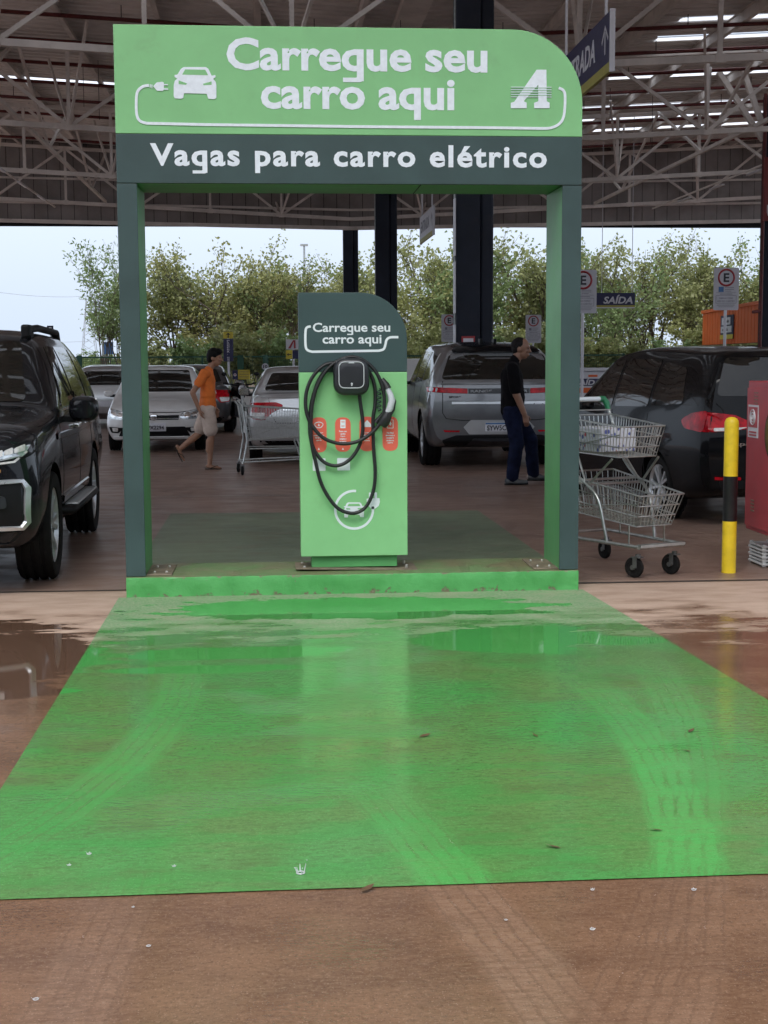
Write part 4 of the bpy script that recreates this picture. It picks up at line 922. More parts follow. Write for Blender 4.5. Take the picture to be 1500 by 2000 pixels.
for kd, px, ty, Y, mt, wd in [('a', 330, 482, 66, 'leaf_a', 1.0), ('b', 400, 462, 68, 'leaf_a', 1.0), ('c', 455, 478, 65, 'leaf_c', 1), ('a', 500, 505, 72, 'leaf_a', 1), ('d', 545, 500, 66, 'leaf_b', 1), ('b', 600, 500, 70, 'leaf_a', 1), ('c', 650, 510, 67, 'leaf_c', 1),
        ('a', 720, 480, 70, 'leaf_a', 1), ('b', 800, 455, 68, 'leaf_c', 1), ('c', 850, 450, 72, 'leaf_a', 1), ('a', 905, 455, 66, 'leaf_b', 1), ('b', 985, 470, 69, 'leaf_c', 1), ('c', 1035, 452, 66, 'leaf_a', 1),
        ('a', 1110, 470, 70, 'leaf_b', 1), ('b', 1165, 495, 66, 'leaf_b', 1), ('c', 1215, 470, 70, 'leaf_a', 1), ('d', 1290, 445, 72, 'leaf_a', 1.0), ('a', 1345, 470, 68, 'leaf_a', 1), ('b', 1405, 480, 71, 'leaf_c', 1), ('d', 1455, 452, 70, 'leaf_b', 1), ('a', 1530, 450, 68, 'leaf_a', 1), ('b', 1600, 450, 70, 'leaf_a', 1)]:
    tpx(kd, px, ty, Y, mt, '%s%s leafy tree from the left in the row beyond the fence' % ('thin-crowned ' if kd == 'd' else '', ORD[TN]), wide=wd); TN += 1
GB = '%s low bush from the left along the foot of the fence trees'
for i, px in enumerate(list(range(300, 1560, 62))):
    Y = 60+random.uniform(-1.2, 2.5); p = at(px, 700, Y)
    plant('bush', p.x+random.uniform(-.3, .3), Y, random.uniform(2.4, 3.9), ['leaf_a', 'leaf_b', 'leaf_c'][i % 3], GB % ORD[i], 'bush', 'bushes along the fence', cat='bush', wide=1.15)
for px, ty in ((160, 702), (190, 690), (225, 700)):
    p = at(px, ty, 75); plant('bush', p.x, 75, p.z*1.1, 'leaf_b', 'small pale bush seen through the fence by the bamboo', 'bush', 'bushes by the bamboo', cat='bush', wide=1.2)
# far wooded rise that closes the view behind the trunks
rng = np.random.default_rng(8); n = 26000
X = rng.uniform(-14, 46, n); C = np.stack([X, 79+rng.normal(0, 1.6, n), rng.uniform(0, 1, n)**1.1*(2.5+.8*np.sin(X*.9)+.7*np.sin(X*.37+1))*np.clip((X+14)/6, .25, 1)], 1)
d = rng.normal(0, 1, C.shape); d /= np.linalg.norm(d, axis=1)[:, None]; s = np.cross(d, rng.normal(0, 1, C.shape)); s /= np.linalg.norm(s, axis=1)[:, None]
l = .26*rng.uniform(.6, 1.4, (n, 1)); V = np.stack([C, C+d*l*.5+s*l*.36, C+d*l, C+d*l*.5-s*l*.36], 1).reshape(-1, 3)
me = bpy.data.meshes.new('thicket'); me.vertices.add(len(V)); me.vertices.foreach_set('co', V.ravel().astype(np.float32)); me.loops.add(n*4); me.loops.foreach_set('vertex_index', np.arange(n*4, dtype=np.int32))
me.polygons.add(n); me.polygons.foreach_set('loop_start', np.arange(0, n*4, 4, dtype=np.int32)); me.update(calc_edges=True)
tag(link('thicket', me, 'leaf_a'), 'dense green thicket closing the view behind the fence trees', 'thicket', kind='stuff')

# unseen store front added behind the camera to darken what the car paint reflects
M['facade_grey'] = pm('facade_render', (.30, .28, .26), .8, var=.12, vs=.6, dirt=.2); M['shop_glass'] = pm('shop_glazing', (.02, .024, .026), .08)
sf = thing('added_store_front', 'broad grey store front out of view behind the camera, added to darken car reflections', 'building', (0, -30, 0))
MB().box((0, -31, 4.4), (110, 2, 8.8)).build('wall', 'facade_grey', sf); MB().box((0, -29.8, 8.0), (110, .4, 1.5)).build('parapet_band', 'navy', sf)
for k in range(-5, 6): MB().box((k*9.5, -29.9, 1.9), (6.2, .3, 3.6)).build('shop_window', 'shop_glass', sf)
for k in range(-5, 7): MB().box((k*9.5-4.75, -29.7, 3.6), (.7, .7, 7.2)).build('pilaster', 'column', sf)

# ------------------------------------------------------------------ vehicles
def pchip(xk, yk, x):
    xk = np.asarray(xk, float); yk = np.asarray(yk, float); n = len(xk); h = np.diff(xk); sh = (-1,)+(1,)*(yk.ndim-1)
    dl = np.diff(yk, axis=0)/h.reshape(sh); d = np.zeros_like(yk)
    for i in range(1, n-1):
        a, b = dl[i-1], dl[i]; w1, w2 = 2*h[i]+h[i-1], h[i]+2*h[i-1]
        with np.errstate(divide='ignore', invalid='ignore'): m = (w1+w2)/(w1/a+w2/b)
        d[i] = np.where(a*b > 0, m, 0)
    d[0] = dl[0]; d[-1] = dl[-1]
    i = np.clip(np.searchsorted(xk, x, side='right')-1, 0, n-2); t = ((x-xk[i])/h[i]).reshape(sh); hh = h[i].reshape(sh)
    return (2*t**3-3*t**2+1)*yk[i]+(t**3-2*t**2+t)*hh*d[i]+(-2*t**3+3*t**2)*yk[i+1]+(t**3-t**2)*hh*d[i+1]

WH = {}
def wheel_parts(r, wd, style):
    key = (r, wd, style)
    if key in WH: return WH[key]
    rr = r*.68; h = wd/2; t = MB()
    prof = [(rr, -h*.72), (rr+.012, -h*.9), (r*.86, -h), (r*.955, -h*.96), (r*.985, -h*.86), (r, -h*.78)]
    for g in (-.5, 0.0, .5): prof += [(r, (g-.12)*h), (r-.014, (g-.10)*h), (r-.014, (g+.10)*h), (r, (g+.12)*h)]
    prof += [(r, h*.78), (r*.985, h*.86), (r*.955, h*.96), (r*.86, h), (rr+.012, h*.9), (rr, h*.72)]
    n = len(prof); t.lathe(prof, 72, axis='x', alt={3: .006, 4: .014, 5: .014, 6: .007, n-7: .007, n-6: .014, n-5: .014, n-4: .006})
    m = MB(); m.lathe([(rr, -h*.75), (rr*1.02, -h*.82), (rr*.98, -h*.74), (rr*.90, -h*.60), (rr*.88, h*.6), (rr*1.02, h*.8)], 40, axis='x')
    m.lathe([(.001, -h*.60), (rr*.16, -h*.58), (rr*.20, -h*.50), (rr*.2, 0)], 20, axis='x')
    ns = {'five': 5, 'six': 6, 'ten': 10, 'seven': 7}[style]
    for k in range(ns):
        a = 2*PI*k/ns; sp = [(-1, 1)] if style == 'five' else [(0, 0)]
        for s0 in ((-.10, .10) if style in ('five', 'six') else (0.0,)):
            c0 = Vector((-h*.56, math.cos(a+s0*.6)*rr*.15, math.sin(a+s0*.6)*rr*.15)); c1 = Vector((-h*.68, math.cos(a+s0*1.9)*rr*.95, math.sin(a+s0*1.9)*rr*.95))
            m.bar(c0, c1, rr*.13, .028, a=(1, 0, 0))
    b = MB().lathe([(.001, -h*.25), (rr*.7, -h*.25), (rr*.7, -h*.1), (rr*.88, -h*.1), (rr*.88, h*.4), (.001, h*.4)], 28, axis='x')
    WH[key] = (t.mesh('tyre', 40), m.mesh('rim', 40), b.mesh('brake_disc', 40)); return WH[key]

class Car:
    def __init__(s, name, label, loc, rotz, st, paint, bulge=(.10, .10), wheels=None, group=None, bottom='plastic_blk', cat='car'):
        s.root = thing(name, label, cat, loc, rotz, group); s.paint = paint
        K = 8; ctrl = []; ym = []
        for (y, zb, wb, zm, wm, zk, wk, zt, wt, zc, *dy) in st:
            d = dy[0] if dy else (0, 0, 0, 0); ym.append(y)
            ctrl.append([(0, d[0], zb), (wb*.86, d[0], zb), (wb, d[0], zb+.07), (wm, d[1], zm), (wk, d[2], zk), (wt, d[3], zt), (wt*.62, d[3], zt+(zc-zt)*.78), (0, d[3], zc)])
        ctrl = np.array(ctrl, float); ym = np.array(ym, float); s.L = ym[-1]
        ys = np.unique(np.concatenate([np.linspace(ym[0], ym[-1], 64), ym])); G = pchip(ym, ctrl, ys)
        u = np.concatenate([np.linspace(0, 1, 3)[:-1], np.linspace(1, 2, 5)[:-1], np.linspace(2, 3, 8)[:-1], np.linspace(3, 4, 8)[:-1], np.linspace(4, 5, 9)[:-1], np.linspace(5, 6, 5)[:-1], np.linspace(6, 7, 5)])
        G = np.swapaxes(pchip(np.arange(K), np.swapaxes(G, 0, 1), u), 0, 1); ns, nk = G.shape[:2]
        P = G.copy(); P[:, :, 1] += ys[:, None]
        V = []; idx = np.zeros((ns, 2, nk), int)
        for i in range(ns):
            for k in range(nk):
                idx[i, 0, k] = len(V); V.append(tuple(P[i, k]))
            for k in range(nk):
                if k in (0, nk-1): idx[i, 1, k] = idx[i, 0, k]
                else: idx[i, 1, k] = len(V); V.append((-P[i, k, 0], P[i, k, 1], P[i, k, 2]))
        F = []
        for i in range(ns-1):
            for k in range(nk-1):
                a, b, c, d = idx[i, 0, k], idx[i+1, 0, k], idx[i+1, 0, k+1], idx[i, 0, k+1]; F.append((a, b, c, d))
                a, b, c, d = idx[i, 1, k], idx[i+1, 1, k], idx[i+1, 1, k+1], idx[i, 1, k+1]; F.append((d, c, b, a))
        MC = 12
        for i, sg, bl in ((0, -1, bulge[0]), (ns-1, 1, bulge[1])):
            rows = []
            for k in range(nk):
                x, y, z = P[i, k]
                if k in (0, nk-1): rows.append([idx[i, 0, k]]*(MC+1)); continue
                fall = math.sin(PI*min(1, max(0, k/(nk-1))))**.5
                row = [idx[i, 0, k]]
                for m in range(1, MC):
                    q = 1-2*m/MC; row.append(len(V)); V.append((x*q, y+sg*bl*fall*(1-q*q)*min(1, x/.5), z))
                row.append(idx[i, 1, k]); rows.append(row)
            for k in range(nk-1):
                for m in range(MC):
                    f = [rows[k][m], rows[k][m+1], rows[k+1][m+1], rows[k+1][m]]; g = []
                    for q in f:
                        if q not in g: g.append(q)
                    if len(g) > 2: F.append(tuple(g) if sg > 0 else tuple(g[::-1]))
        mb = MB(); mb.v = V; mb.f = F
        me = mb.mesh('body', None); s.bvh = BVHTree.FromPolygons([Vector(v) for v in V], [list(f) for f in F])
        yf, yr, r, wd, tx, style = wheels
        ob_ = bpy.data.objects.new('tmp', me); me.materials.append(M[paint]); tmp = []
        for y in (yf, yr):
            for sd in (-1, 1):
                c = MB(); x0, x1 = sorted((sd*(tx-wd/2-.16), sd*(tx+.5))); pr = [(.001, x0), (r*1.16, x0), (r*1.16, x1), (.001, x1)]
                c.lathe(pr, 40, (0, y, r), 'x'); cm = c.mesh('c'); cm.materials.append(M['well']); bm = bmesh.new(); bm.from_mesh(cm); bmesh.ops.remove_doubles(bm, verts=bm.verts, dist=.003); bmesh.ops.recalc_face_normals(bm, faces=bm.faces); bm.to_mesh(cm); bm.free()
                co = bpy.data.objects.new('tmpc', cm); tmp.append(co)
                md = ob_.modifiers.new('b', 'BOOLEAN'); md.operation = 'DIFFERENCE'; md.object = co; md.solver = 'EXACT'; md.material_mode = 'TRANSFER'
        bm = bmesh.new(); bm.from_mesh(me); bmesh.ops.recalc_face_normals(bm, faces=bm.faces); bm.to_mesh(me); bm.free()
        ne = baked([ob_]+tmp)
        ne.shade_smooth(); ne.set_sharp_from_angle(angle=math.radians(38))
        s.body = link('body', ne, None, s.root)
        tm, rm, bd = wheel_parts(r, wd, style)
        for y in (yf, yr):
            for sd in (-1, 1):
                wo_ = thing('wheel', None, None, (sd*tx, y, r), parent=s.root)
                if sd > 0: wo_.rotation_euler = (random.random()*.0, 0, PI)
                link('tyre', tm, 'tyre', wo_); link('rim', rm, 'silver_trim', wo_); link('brake_disc', bd, 'plastic_blk', wo_)
    def hit(s, a, b, ax):
        if ax == 'F': o, d = Vector((a, -3, b)), Vector((0, 1, 0))
        elif ax == 'R': o, d = Vector((a, s.L+3, b)), Vector((0, -1, 0))
        elif ax == 'L': o, d = Vector((-3, a, b)), Vector((1, 0, 0))
        elif ax == 'P': o, d = Vector((3, a, b)), Vector((-1, 0, 0))
        else: o, d = Vector((a, b, 5)), Vector((0, 0, -1))
        h = s.bvh.ray_cast(o, d)
        if h[0] is None:
            h = s.bvh.find_nearest(o+d*(3.2 if ax in 'FRLP' else 3.5))
        n = h[1]
        if n.dot(d) > 0: n = -n
        return h[0], n
    def patch(s, name, poly, ax, mat, off=.005, r=.02, step=.05, parent=None, deep=.012):
        pl = rpoly(poly, r, 4, step); c = np.mean(np.array(pl), axis=0); V = []; F = []; n = len(pl)
        sc = [1, .8, .55, .28]
        for q in sc:
            for p in pl:
                a = c+(np.array(p)-c)*q; h, nn = s.hit(a[0], a[1], ax); V.append(h+nn*off)
        h, nn = s.hit(c[0], c[1], ax); V.append(h+nn*off); k0 = len(V)-1
        for p in pl: h, nn = s.hit(p[0], p[1], ax); V.append(h-nn*deep)
        for k in range(len(sc)-1):
            for i in range(n): F.append((k*n+i, k*n+(i+1) % n, (k+1)*n+(i+1) % n, (k+1)*n+i))
        for i in range(n): F.append(((len(sc)-1)*n+i, (len(sc)-1)*n+(i+1) % n, k0)); F.append((k0+1+i, k0+1+(i+1) % n, (i+1) % n, i))
        return MB().add(V, F).build(name, mat, parent or s.root, smooth=35, local=True)
    def strip(s, name, pts, ax, mat, wd=.012, off=.004, step=.05, parent=None):
        d = []
        for i in range(len(pts)-1):
            a, b = np.array(pts[i], float), np.array(pts[i+1], float); k = max(1, int(np.linalg.norm(b-a)/step))
            for j in range(k): d.append(a+(b-a)*j/k)
        d.append(np.array(pts[-1], float)); V = []; n = len(d)
        for i in range(n):
            t = d[min(i+1, n-1)]-d[max(i-1, 0)]; t = t/(np.linalg.norm(t) or 1); nn2 = np.array([-t[1], t[0]])*wd/2
            for q, o in ((d[i]-nn2, 0.0), (d[i]-nn2*.7, off), (d[i]+nn2*.7, off), (d[i]+nn2, 0.0)):
                h, nn = s.hit(q[0], q[1], ax); V.append(h+nn*o)
        F = [(i*4+j, i*4+j+1, (i+1)*4+j+1, (i+1)*4+j) for i in range(n-1) for j in range(3)]
        return MB().add(V, F).build(name, mat, parent or s.root, smooth=50, local=True)
    def box(s, name, c, d, mat, bevel=.01, parent=None): return MB().box(c, d).build(name, mat, parent or s.root, bevel=bevel, local=True, seg=3)
    def mirror(s, x, y, z, sd, mat, size=(.20, .10, .15)):
        m = MB(); w_, d_, h_ = size
        ring = [(0, .86, .9), (.35, 1.0, 1.0), (.75, .95, .96), (1, .62, .70)]; V = []; F = []; n = 14
        for q, a, b in ring:
            for k in range(n):
                t = 2*PI*k/n; cx2 = abs(math.cos(t))**.7*math.copysign(1, math.cos(t)); cz2 = abs(math.sin(t))**.7*math.copysign(1, math.sin(t))
                V.append((x+sd*(.06+w_*.5+cx2*w_*.5*a), y-d_*q+d_*.5, z+cz2*h_*.5*b))
        for i in range(len(ring)-1):
            for k in range(n): F.append((i*n+k, i*n+(k+1) % n, (i+1)*n+(k+1) % n, (i+1)*n+k))
        F += [tuple(range(n)), tuple((len(ring)-1)*n+k for k in range(n))]
        m.add(V, F); o = m.build('mirror', mat, s.root, smooth=50, local=True)
        MB().bar((x-sd*.03, y+.01, z-h_*.35), (x+sd*.12, y+.0, z-h_*.38), .07, .05).build('mirror_arm', 'plastic_blk', o, local=True, bevel=.01)
        MB().box((x+sd*(.06+w_*.5), y+d_*.5+.004, z), (w_*.8, .006, h_*.75)).build('mirror_glass', 'chrome', o, local=True, bevel=.02)
        return o

# --- graphite SUV on the left, nose to the camera
st = [(.02, .40, .62, .66, .72, .95, .66, 1.00, .55, 1.02), (.10, .34, .78, .64, .88, 1.00, .80, 1.07, .66, 1.09), (.35, .30, .88, .66, .945, 1.05, .88, 1.13, .75, 1.15), (.95, .28, .90, .70, .955, 1.09, .915, 1.16, .80, 1.20), (1.32, .28, .90, .72, .955, 1.12, .925, 1.20, .80, 1.235),
      (1.62, .28, .90, .72, .955, 1.135, .925, 1.46, .735, 1.50), (2.02, .28, .90, .72, .955, 1.145, .925, 1.71, .675, 1.76), (2.6, .28, .90, .72, .955, 1.155, .925, 1.755, .665, 1.81), (3.6, .28, .90, .72, .955, 1.17, .92, 1.745, .655, 1.80), (4.4, .32, .88, .74, .945, 1.18, .90, 1.68, .63, 1.73), (4.74, .38, .84, .76, .92, 1.18, .86, 1.60, .60, 1.65, (.06, .06, 0, -.16)), (4.82, .42, .78, .76, .86, 1.16, .80, 1.5, .55, 1.56, (.06, .06, 0, -.2))]
pk = Car('graphite_suv', 'black graphite SUV with roof rails parked nose-first at the left edge', (-3.01, -.02, 0), math.radians(1.3), st, 'paint_char', wheels=(.93, 3.72, .385, .255, .83, 'six'))
pk.patch('windscreen', [(-.70, 1.25), (.70, 1.25), (.60, 1.70), (-.60, 1.70)], 'F', 'glass', r=.05)
for sd, ax in ((1, 'P'), (-1, 'L')):
    pk.patch('side_window', [(1.72, 1.20), (2.52, 1.20), (2.52, 1.66), (2.12, 1.66)], ax, 'glass', r=.04); pk.patch('side_window', [(2.60, 1.20), (3.45, 1.20), (3.45, 1.66), (2.60, 1.66)], ax, 'glass', r=.04); pk.patch('side_window', [(3.55, 1.22), (4.30, 1.24), (4.15, 1.60), (3.55, 1.65)], ax, 'glass', r=.06)
    pk.strip('window_trim', [(1.55, 1.175), (4.35, 1.195)], ax, 'chrome', .02, .008)
    for yy in (1.42, 2.56, 3.52): pk.strip('door_seam', [(yy, .42), (yy+.02, .8), (yy, 1.17)], ax, 'plastic_blk', .010, .002)
    pk.strip('door_crease', [(1.2, 1.0), (2.4, .985), (4.2, 1.02)], ax, 'paint_char', .05, .010); pk.strip('sill_crease', [(1.45, .52), (3.2, .52)], ax, 'paint_char', .06, .014)
    for yy in (2.40, 3.36): pk.box('door_handle', (sd*.955, yy, 1.03), (.05, .20, .035), 'chrome')
    pk.mirror(.90*sd, 1.78, 1.18, sd, 'paint_char', (.23, .16, .20))
    rl = MB().tube([(sd*.625, 2.03, 1.73), (sd*.625, 2.20, 1.795), (sd*.62, 2.7, 1.815), (sd*.61, 3.9, 1.80), (sd*.59, 4.15, 1.72)], .030, 8, flat=(1, 1.3)).build('roof_rail', 'plastic_blk', pk.root, smooth=60, local=True)
    MB().box((sd*.62, 2.12, 1.775), (.075, .20, .11)).build('roof_rail_foot', 'plastic_blk', rl, local=True, bevel=.02)
    sb = MB().tube([(sd*.80, 1.45, .44), (sd*.98, 1.52, .43), (sd*.99, 3.15, .43), (sd*.80, 3.22, .44)], .04, 8, flat=(1, 1.3)).build('side_step', 'plastic_blk', pk.root, smooth=60, local=True)
    MB().box((sd*.985, 2.33, .468), (.10, 1.45, .012)).build('step_tread', 'silver_trim', sb, local=True, bevel=.004)
    # lamp, fog bezel
    hd = pk.patch('headlight', [(sd*.46, .90), (sd*.58, .955), (sd*.93, 1.04), (sd*.90, .93), (sd*.72, .865), (sd*.50, .85)], 'F', 'plastic_blk', r=.03, off=.006)
    pk.patch('headlight_lens', [(sd*.48, .895), (sd*.88, 1.0), (sd*.85, .93), (sd*.50, .86)], 'F', 'headlamp', r=.015, off=.014, parent=hd)
    for k in range(6): pk.patch('lamp_cell', [(sd*(.50+.06*k), .885+.013*k), (sd*(.55+.06*k), .895+.013*k), (sd*(.55+.06*k), .935+.013*k), (sd*(.50+.06*k), .915+.013*k)], 'F', 'clear_lens', r=.008, off=.02, parent=hd)
    pk.strip('running_light', [(sd*.47, .865), (sd*.80, .895), (sd*.86, .955)], 'F', 'clear_lens', .018, .018, parent=hd); pk.patch('indicator', [(sd*.55, .845), (sd*.72, .85), (sd*.72, .83), (sd*.56, .825)], 'F', 'amber', r=.004, off=.012, parent=hd)
    pk.patch('fog_recess', [(sd*.50, .74), (sd*.84, .76), (sd*.84, .47), (sd*.66, .47), (sd*.52, .60)], 'F', 'plastic_blk', r=.03, off=.004)
    pk.strip('fog_bezel', [(sd*.50, .66), (sd*.53, .735), (sd*.60, .765), (sd*.85, .77), (sd*.875, .72), (sd*.865, .50), (sd*.83, .46), (sd*.66, .465), (sd*.56, .56)], 'F', 'silver_trim', .032, .018)
    fg = pk.patch('fog_lamp', [(sd*.50, .66), (sd*.74, .68), (sd*.75, .60), (sd*.50, .59)], 'F', 'plastic_dk', r=.025, off=.02); pk.patch('fog_lens', [(sd*.56, .655), (sd*.70, .665), (sd*.70, .61), (sd*.56, .605)], 'F', 'clear_lens', r=.012, off=.026, parent=fg)
pk.patch('grille', [(-.44, .98), (.44, .98), (.46, .62), (-.46, .62)], 'F', 'plastic_blk', r=.04, off=.006)
for k in range(4): pk.strip('grille_bar', [(-.42, .68+.08*k), (.42, .68+.08*k)], 'F', 'plastic_dk', .035, .02)
pk.patch('lower_bumper', [(-.84, .44), (.84, .44), (.76, .36), (-.76, .36)], 'F', 'plastic_blk', r=.03, off=.01)
pk.patch('skid_plate', [(-.60, .42), (.60, .42), (.66, .34), (.50, .30), (-.50, .30), (-.66, .34)], 'F', 'silver_trim', r=.03, off=.02)
pk.patch('number_plate', [(-.20, .58), (.20, .58), (.20, .46), (-.20, .46)], 'F', 'frame_white', r=.008, off=.02)
pk.strip('bonnet_line', [(.72, 1.045), (.40, 1.02), (0, 1.015), (-.40, 1.02), (-.72, 1.045)], 'F', 'plastic_blk', .012, .003)

# --- white hatchback facing the camera
def hatch(name, label, loc, rz, paint, **k):
    st = [(.0, .30, .52, .46, .62, .62, .56, .66, .44, .69), (.08, .22, .68, .45, .76, .66, .68, .71, .55, .735), (.35, .19, .76, .50, .825, .74, .76, .80, .63, .835), (.85, .18, .78, .55, .835, .84, .78, .90, .66, .93), (1.05, .18, .78, .58, .835, .88, .785, .955, .67, .985),
          (1.38, .18, .78, .6, .835, .905, .785, 1.21, .60, 1.24), (1.72, .18, .78, .6, .835, .92, .785, 1.385, .555, 1.42), (2.3, .18, .78, .6, .835, .93, .785, 1.42, .545, 1.46), (3.1, .18, .78, .6, .83, .95, .775, 1.39, .54, 1.43), (3.55, .24, .76, .6, .81, .96, .755, 1.33, .52, 1.37, (.04, .06, .02, -.06)), (3.76, .34, .70, .62, .75, .96, .70, 1.25, .50, 1.28, (.08, .09, .02, -.20))]
    c = Car(name, label, loc, rz, st, paint, wheels=(.76, 3.2, .295, .185, .73, 'five'), **k)
    c.patch('windscreen', [(-.60, 1.0), (.60, 1.0), (.51, 1.37), (-.51, 1.37)], 'F', 'glass', r=.05); c.patch('rear_window', [(-.58, .99), (.58, .99), (.48, 1.30), (-.48, 1.30)], 'R', 'glass', r=.05)
    for sd, ax in ((1, 'P'), (-1, 'L')):
        c.patch('side_window', [(1.42, .95), (2.2, .96), (2.2, 1.35), (1.82, 1.35)], ax, 'glass', r=.04); c.patch('side_window', [(2.28, .96), (3.2, .98), (3.1, 1.30), (2.28, 1.35)], ax, 'glass', r=.05)
        for yy in (1.2, 2.24, 3.1): c.strip('door_seam', [(yy, .3), (yy, .93)], ax, 'plastic_blk', .009, .002)
        c.box('door_handle', (sd*.82, 2.08, .80), (.04, .16, .03), paint)
        c.mirror(.76*sd, 1.42, .97, sd, paint, (.17, .11, .12))
        h = c.patch('headlight', [(sd*.43, .585), (sd*.45, .66), (sd*.60, .71), (sd*.80, .745), (sd*.80, .66), (sd*.74, .57), (sd*.55, .555)], 'F', 'headlamp', r=.03, off=.006)
        for xx in (.55, .68): c.patch('lamp_bowl', [(sd*(xx+.055*math.cos(q)), .635+.045*math.sin(q)) for q in [2*PI*j/10 for j in range(10)]], 'F', 'chrome', r=.0, off=.012, parent=h)
        c.patch('fog_recess', [(sd*.50, .42), (sd*.76, .44), (sd*.72, .34), (sd*.60, .33)], 'F', 'plastic_blk', r=.02, off=.005); c.patch('fog_lamp', [(sd*.60, .42), (sd*.70, .425), (sd*.69, .365), (sd*.61, .36)], 'F', 'clear_lens', r=.012, off=.012)
        c.patch('tail_light', [(sd*.52, .80), (sd*.74, .90), (sd*.74, .70), (sd*.52, .68)], 'R', 'red_lens', r=.02, off=.008)
    c.patch('grille', [(-.42, .63), (.42, .63), (.41, .555), (-.41, .555)], 'F', 'plastic_blk', r=.01, off=.006); c.strip('grille_trim', [(-.42, .575), (.42, .575)], 'F', 'chrome', .018, .014)
    c.patch('lower_grille', [(-.52, .44), (.52, .44), (.60, .27), (-.60, .27)], 'F', 'plastic_blk', r=.03, off=.005); c.strip('bumper_lip', [(-.70, .255), (.70, .255)], 'F', paint, .05, .014)
    c.patch('badge', circ(0, .60, .055, 14), 'F', 'chrome', r=0, off=.018)
    pl_ = c.patch('number_plate', [(-.20, .50), (.20, .50), (.20, .37), (-.20, .37)], 'F', 'frame_white', r=.01, off=.016)
    c.patch('number_plate', [(-.20, .62), (.20, .62), (.20, .50), (-.20, .50)], 'R', 'frame_white', r=.01, off=.012)
    c.strip('bonnet_line', [(-.62, .70), (-.4, .675), (.4, .675), (.62, .70)], 'F', 'plastic_blk', .012, .003)
    return c, pl_
gol, gpl = hatch('white_hatchback', 'white hatchback facing the camera behind the left leg of the arch', (-2.51, 14.85, 0), 0, 'paint_white')
txt('QPX2294', 'plate_print', 'ink', gpl, (-.17, -.127, .385), .34, .075, .02, th=.003, local=True)
carB, _ = hatch('grey_hatchback', 'pale grey car far left, showing between black SUV mirror and white hatchback', (-4.35, 27.6, 0), PI, 'paint_silver')
# --- silver saloon, rear to the camera
def saloon(name, label, loc, rz, paint, **k):
    st = [(.0, .30, .55, .46, .66, .60, .58, .64, .45, .66), (.10, .22, .72, .45, .81, .66, .72, .70, .58, .725), (.4, .18, .80, .50, .87, .74, .80, .80, .66, .83), (1.0, .17, .82, .55, .88, .86, .82, .92, .70, .95), (1.25, .17, .82, .58, .88, .90, .83, .98, .70, 1.01), (1.65, .17, .82, .6, .88, .93, .83, 1.24, .63, 1.27), (2.05, .17, .82, .6, .88, .945, .83, 1.39, .58, 1.425), (2.6, .17, .82, .6, .88, .955, .83, 1.415, .57, 1.45), (3.1, .17, .82, .6, .88, .965, .825, 1.36, .57, 1.40), (3.55, .18, .82, .62, .875, .975, .815, 1.16, .63, 1.19), (3.80, .20, .82, .64, .87, .98, .80, 1.03, .70, 1.055), (4.15, .24, .80, .66, .855, .985, .78, 1.035, .66, 1.055), (4.38, .28, .77, .66, .83, .985, .75, 1.03, .62, 1.05, (.03, .04, 0, 0)), (4.44, .34, .70, .66, .77, .96, .68, 1.0, .55, 1.02, (.04, .05, 0, 0))]
    c = Car(name, label, loc, rz, st, paint, wheels=(.86, 3.52, .31, .20, .76, 'ten'), **k)
    c.patch('rear_window', [(-.62, 1.08), (.62, 1.08), (.50, 1.34), (-.50, 1.34)], 'R', 'glass', r=.05); c.patch('windscreen', [(-.62, 1.03), (.62, 1.03), (.53, 1.37), (-.53, 1.37)], 'F', 'glass', r=.05)
    for sd, ax in ((1, 'P'), (-1, 'L')):
        c.patch('side_window', [(1.62, .98), (2.45, .985), (2.45, 1.34), (2.12, 1.34)], ax, 'glass', r=.04); c.patch('side_window', [(2.52, .985), (3.4, 1.0), (3.15, 1.28), (2.52, 1.34)], ax, 'glass', r=.05)
        for yy in (1.4, 2.48, 3.3): c.strip('door_seam', [(yy, .3), (yy, .96)], ax, 'plastic_blk', .009, .002)
        c.mirror(.81*sd, 1.62, 1.02, sd, 'plastic_dk', (.19, .12, .14))
        t = c.patch('tail_light', [(sd*.34, .885), (sd*.44, .925), (sd*.80, .915), (sd*.86, .80), (sd*.80, .68), (sd*.62, .655), (sd*.52, .76), (sd*.36, .845)], 'R', 'red_lens', r=.03, off=.010)
        c.patch('reverse_lens', [(sd*.60, .77), (sd*.80, .77), (sd*.78, .69), (sd*.63, .675)], 'R', 'clear_lens', r=.02, off=.017, parent=t)
        h = c.patch('headlight', [(sd*.45, .58), (sd*.80, .70), (sd*.82, .60), (sd*.5, .53)], 'F', 'headlamp', r=.02, off=.006)
    c.strip('boot_line', [(-.55, .98), (-.52, .74), (-.44, .62), (.44, .62), (.52, .74), (.55, .98)], 'R', 'plastic_blk', .010, .002); c.strip('boot_lip', [(-.66, 1.0), (.66, 1.0)], 'R', paint, .035, .012)
    c.strip('boot_trim', [(-.34, .815), (.34, .815)], 'R', 'chrome', .035, .014)
    c.patch('number_plate', [(-.20, .74), (.20, .74), (.20, .62), (-.20, .62)], 'R', 'frame_white', r=.01, off=.012); c.patch('lower_bumper', [(-.7, .36), (.7, .36), (.62, .28), (-.62, .28)], 'R', 'plastic_blk', r=.02, off=.006)
    return c
civ = saloon('silver_saloon', 'silver saloon seen from behind, left of the totem behind the trolley', (-.03, 16.25, 0), PI, 'paint_silver')
carC = saloon('dark_saloon', 'dark grey saloon rear showing just right of the boy', (-2.23, 25.3, 0), PI, 'paint_dkgrey')
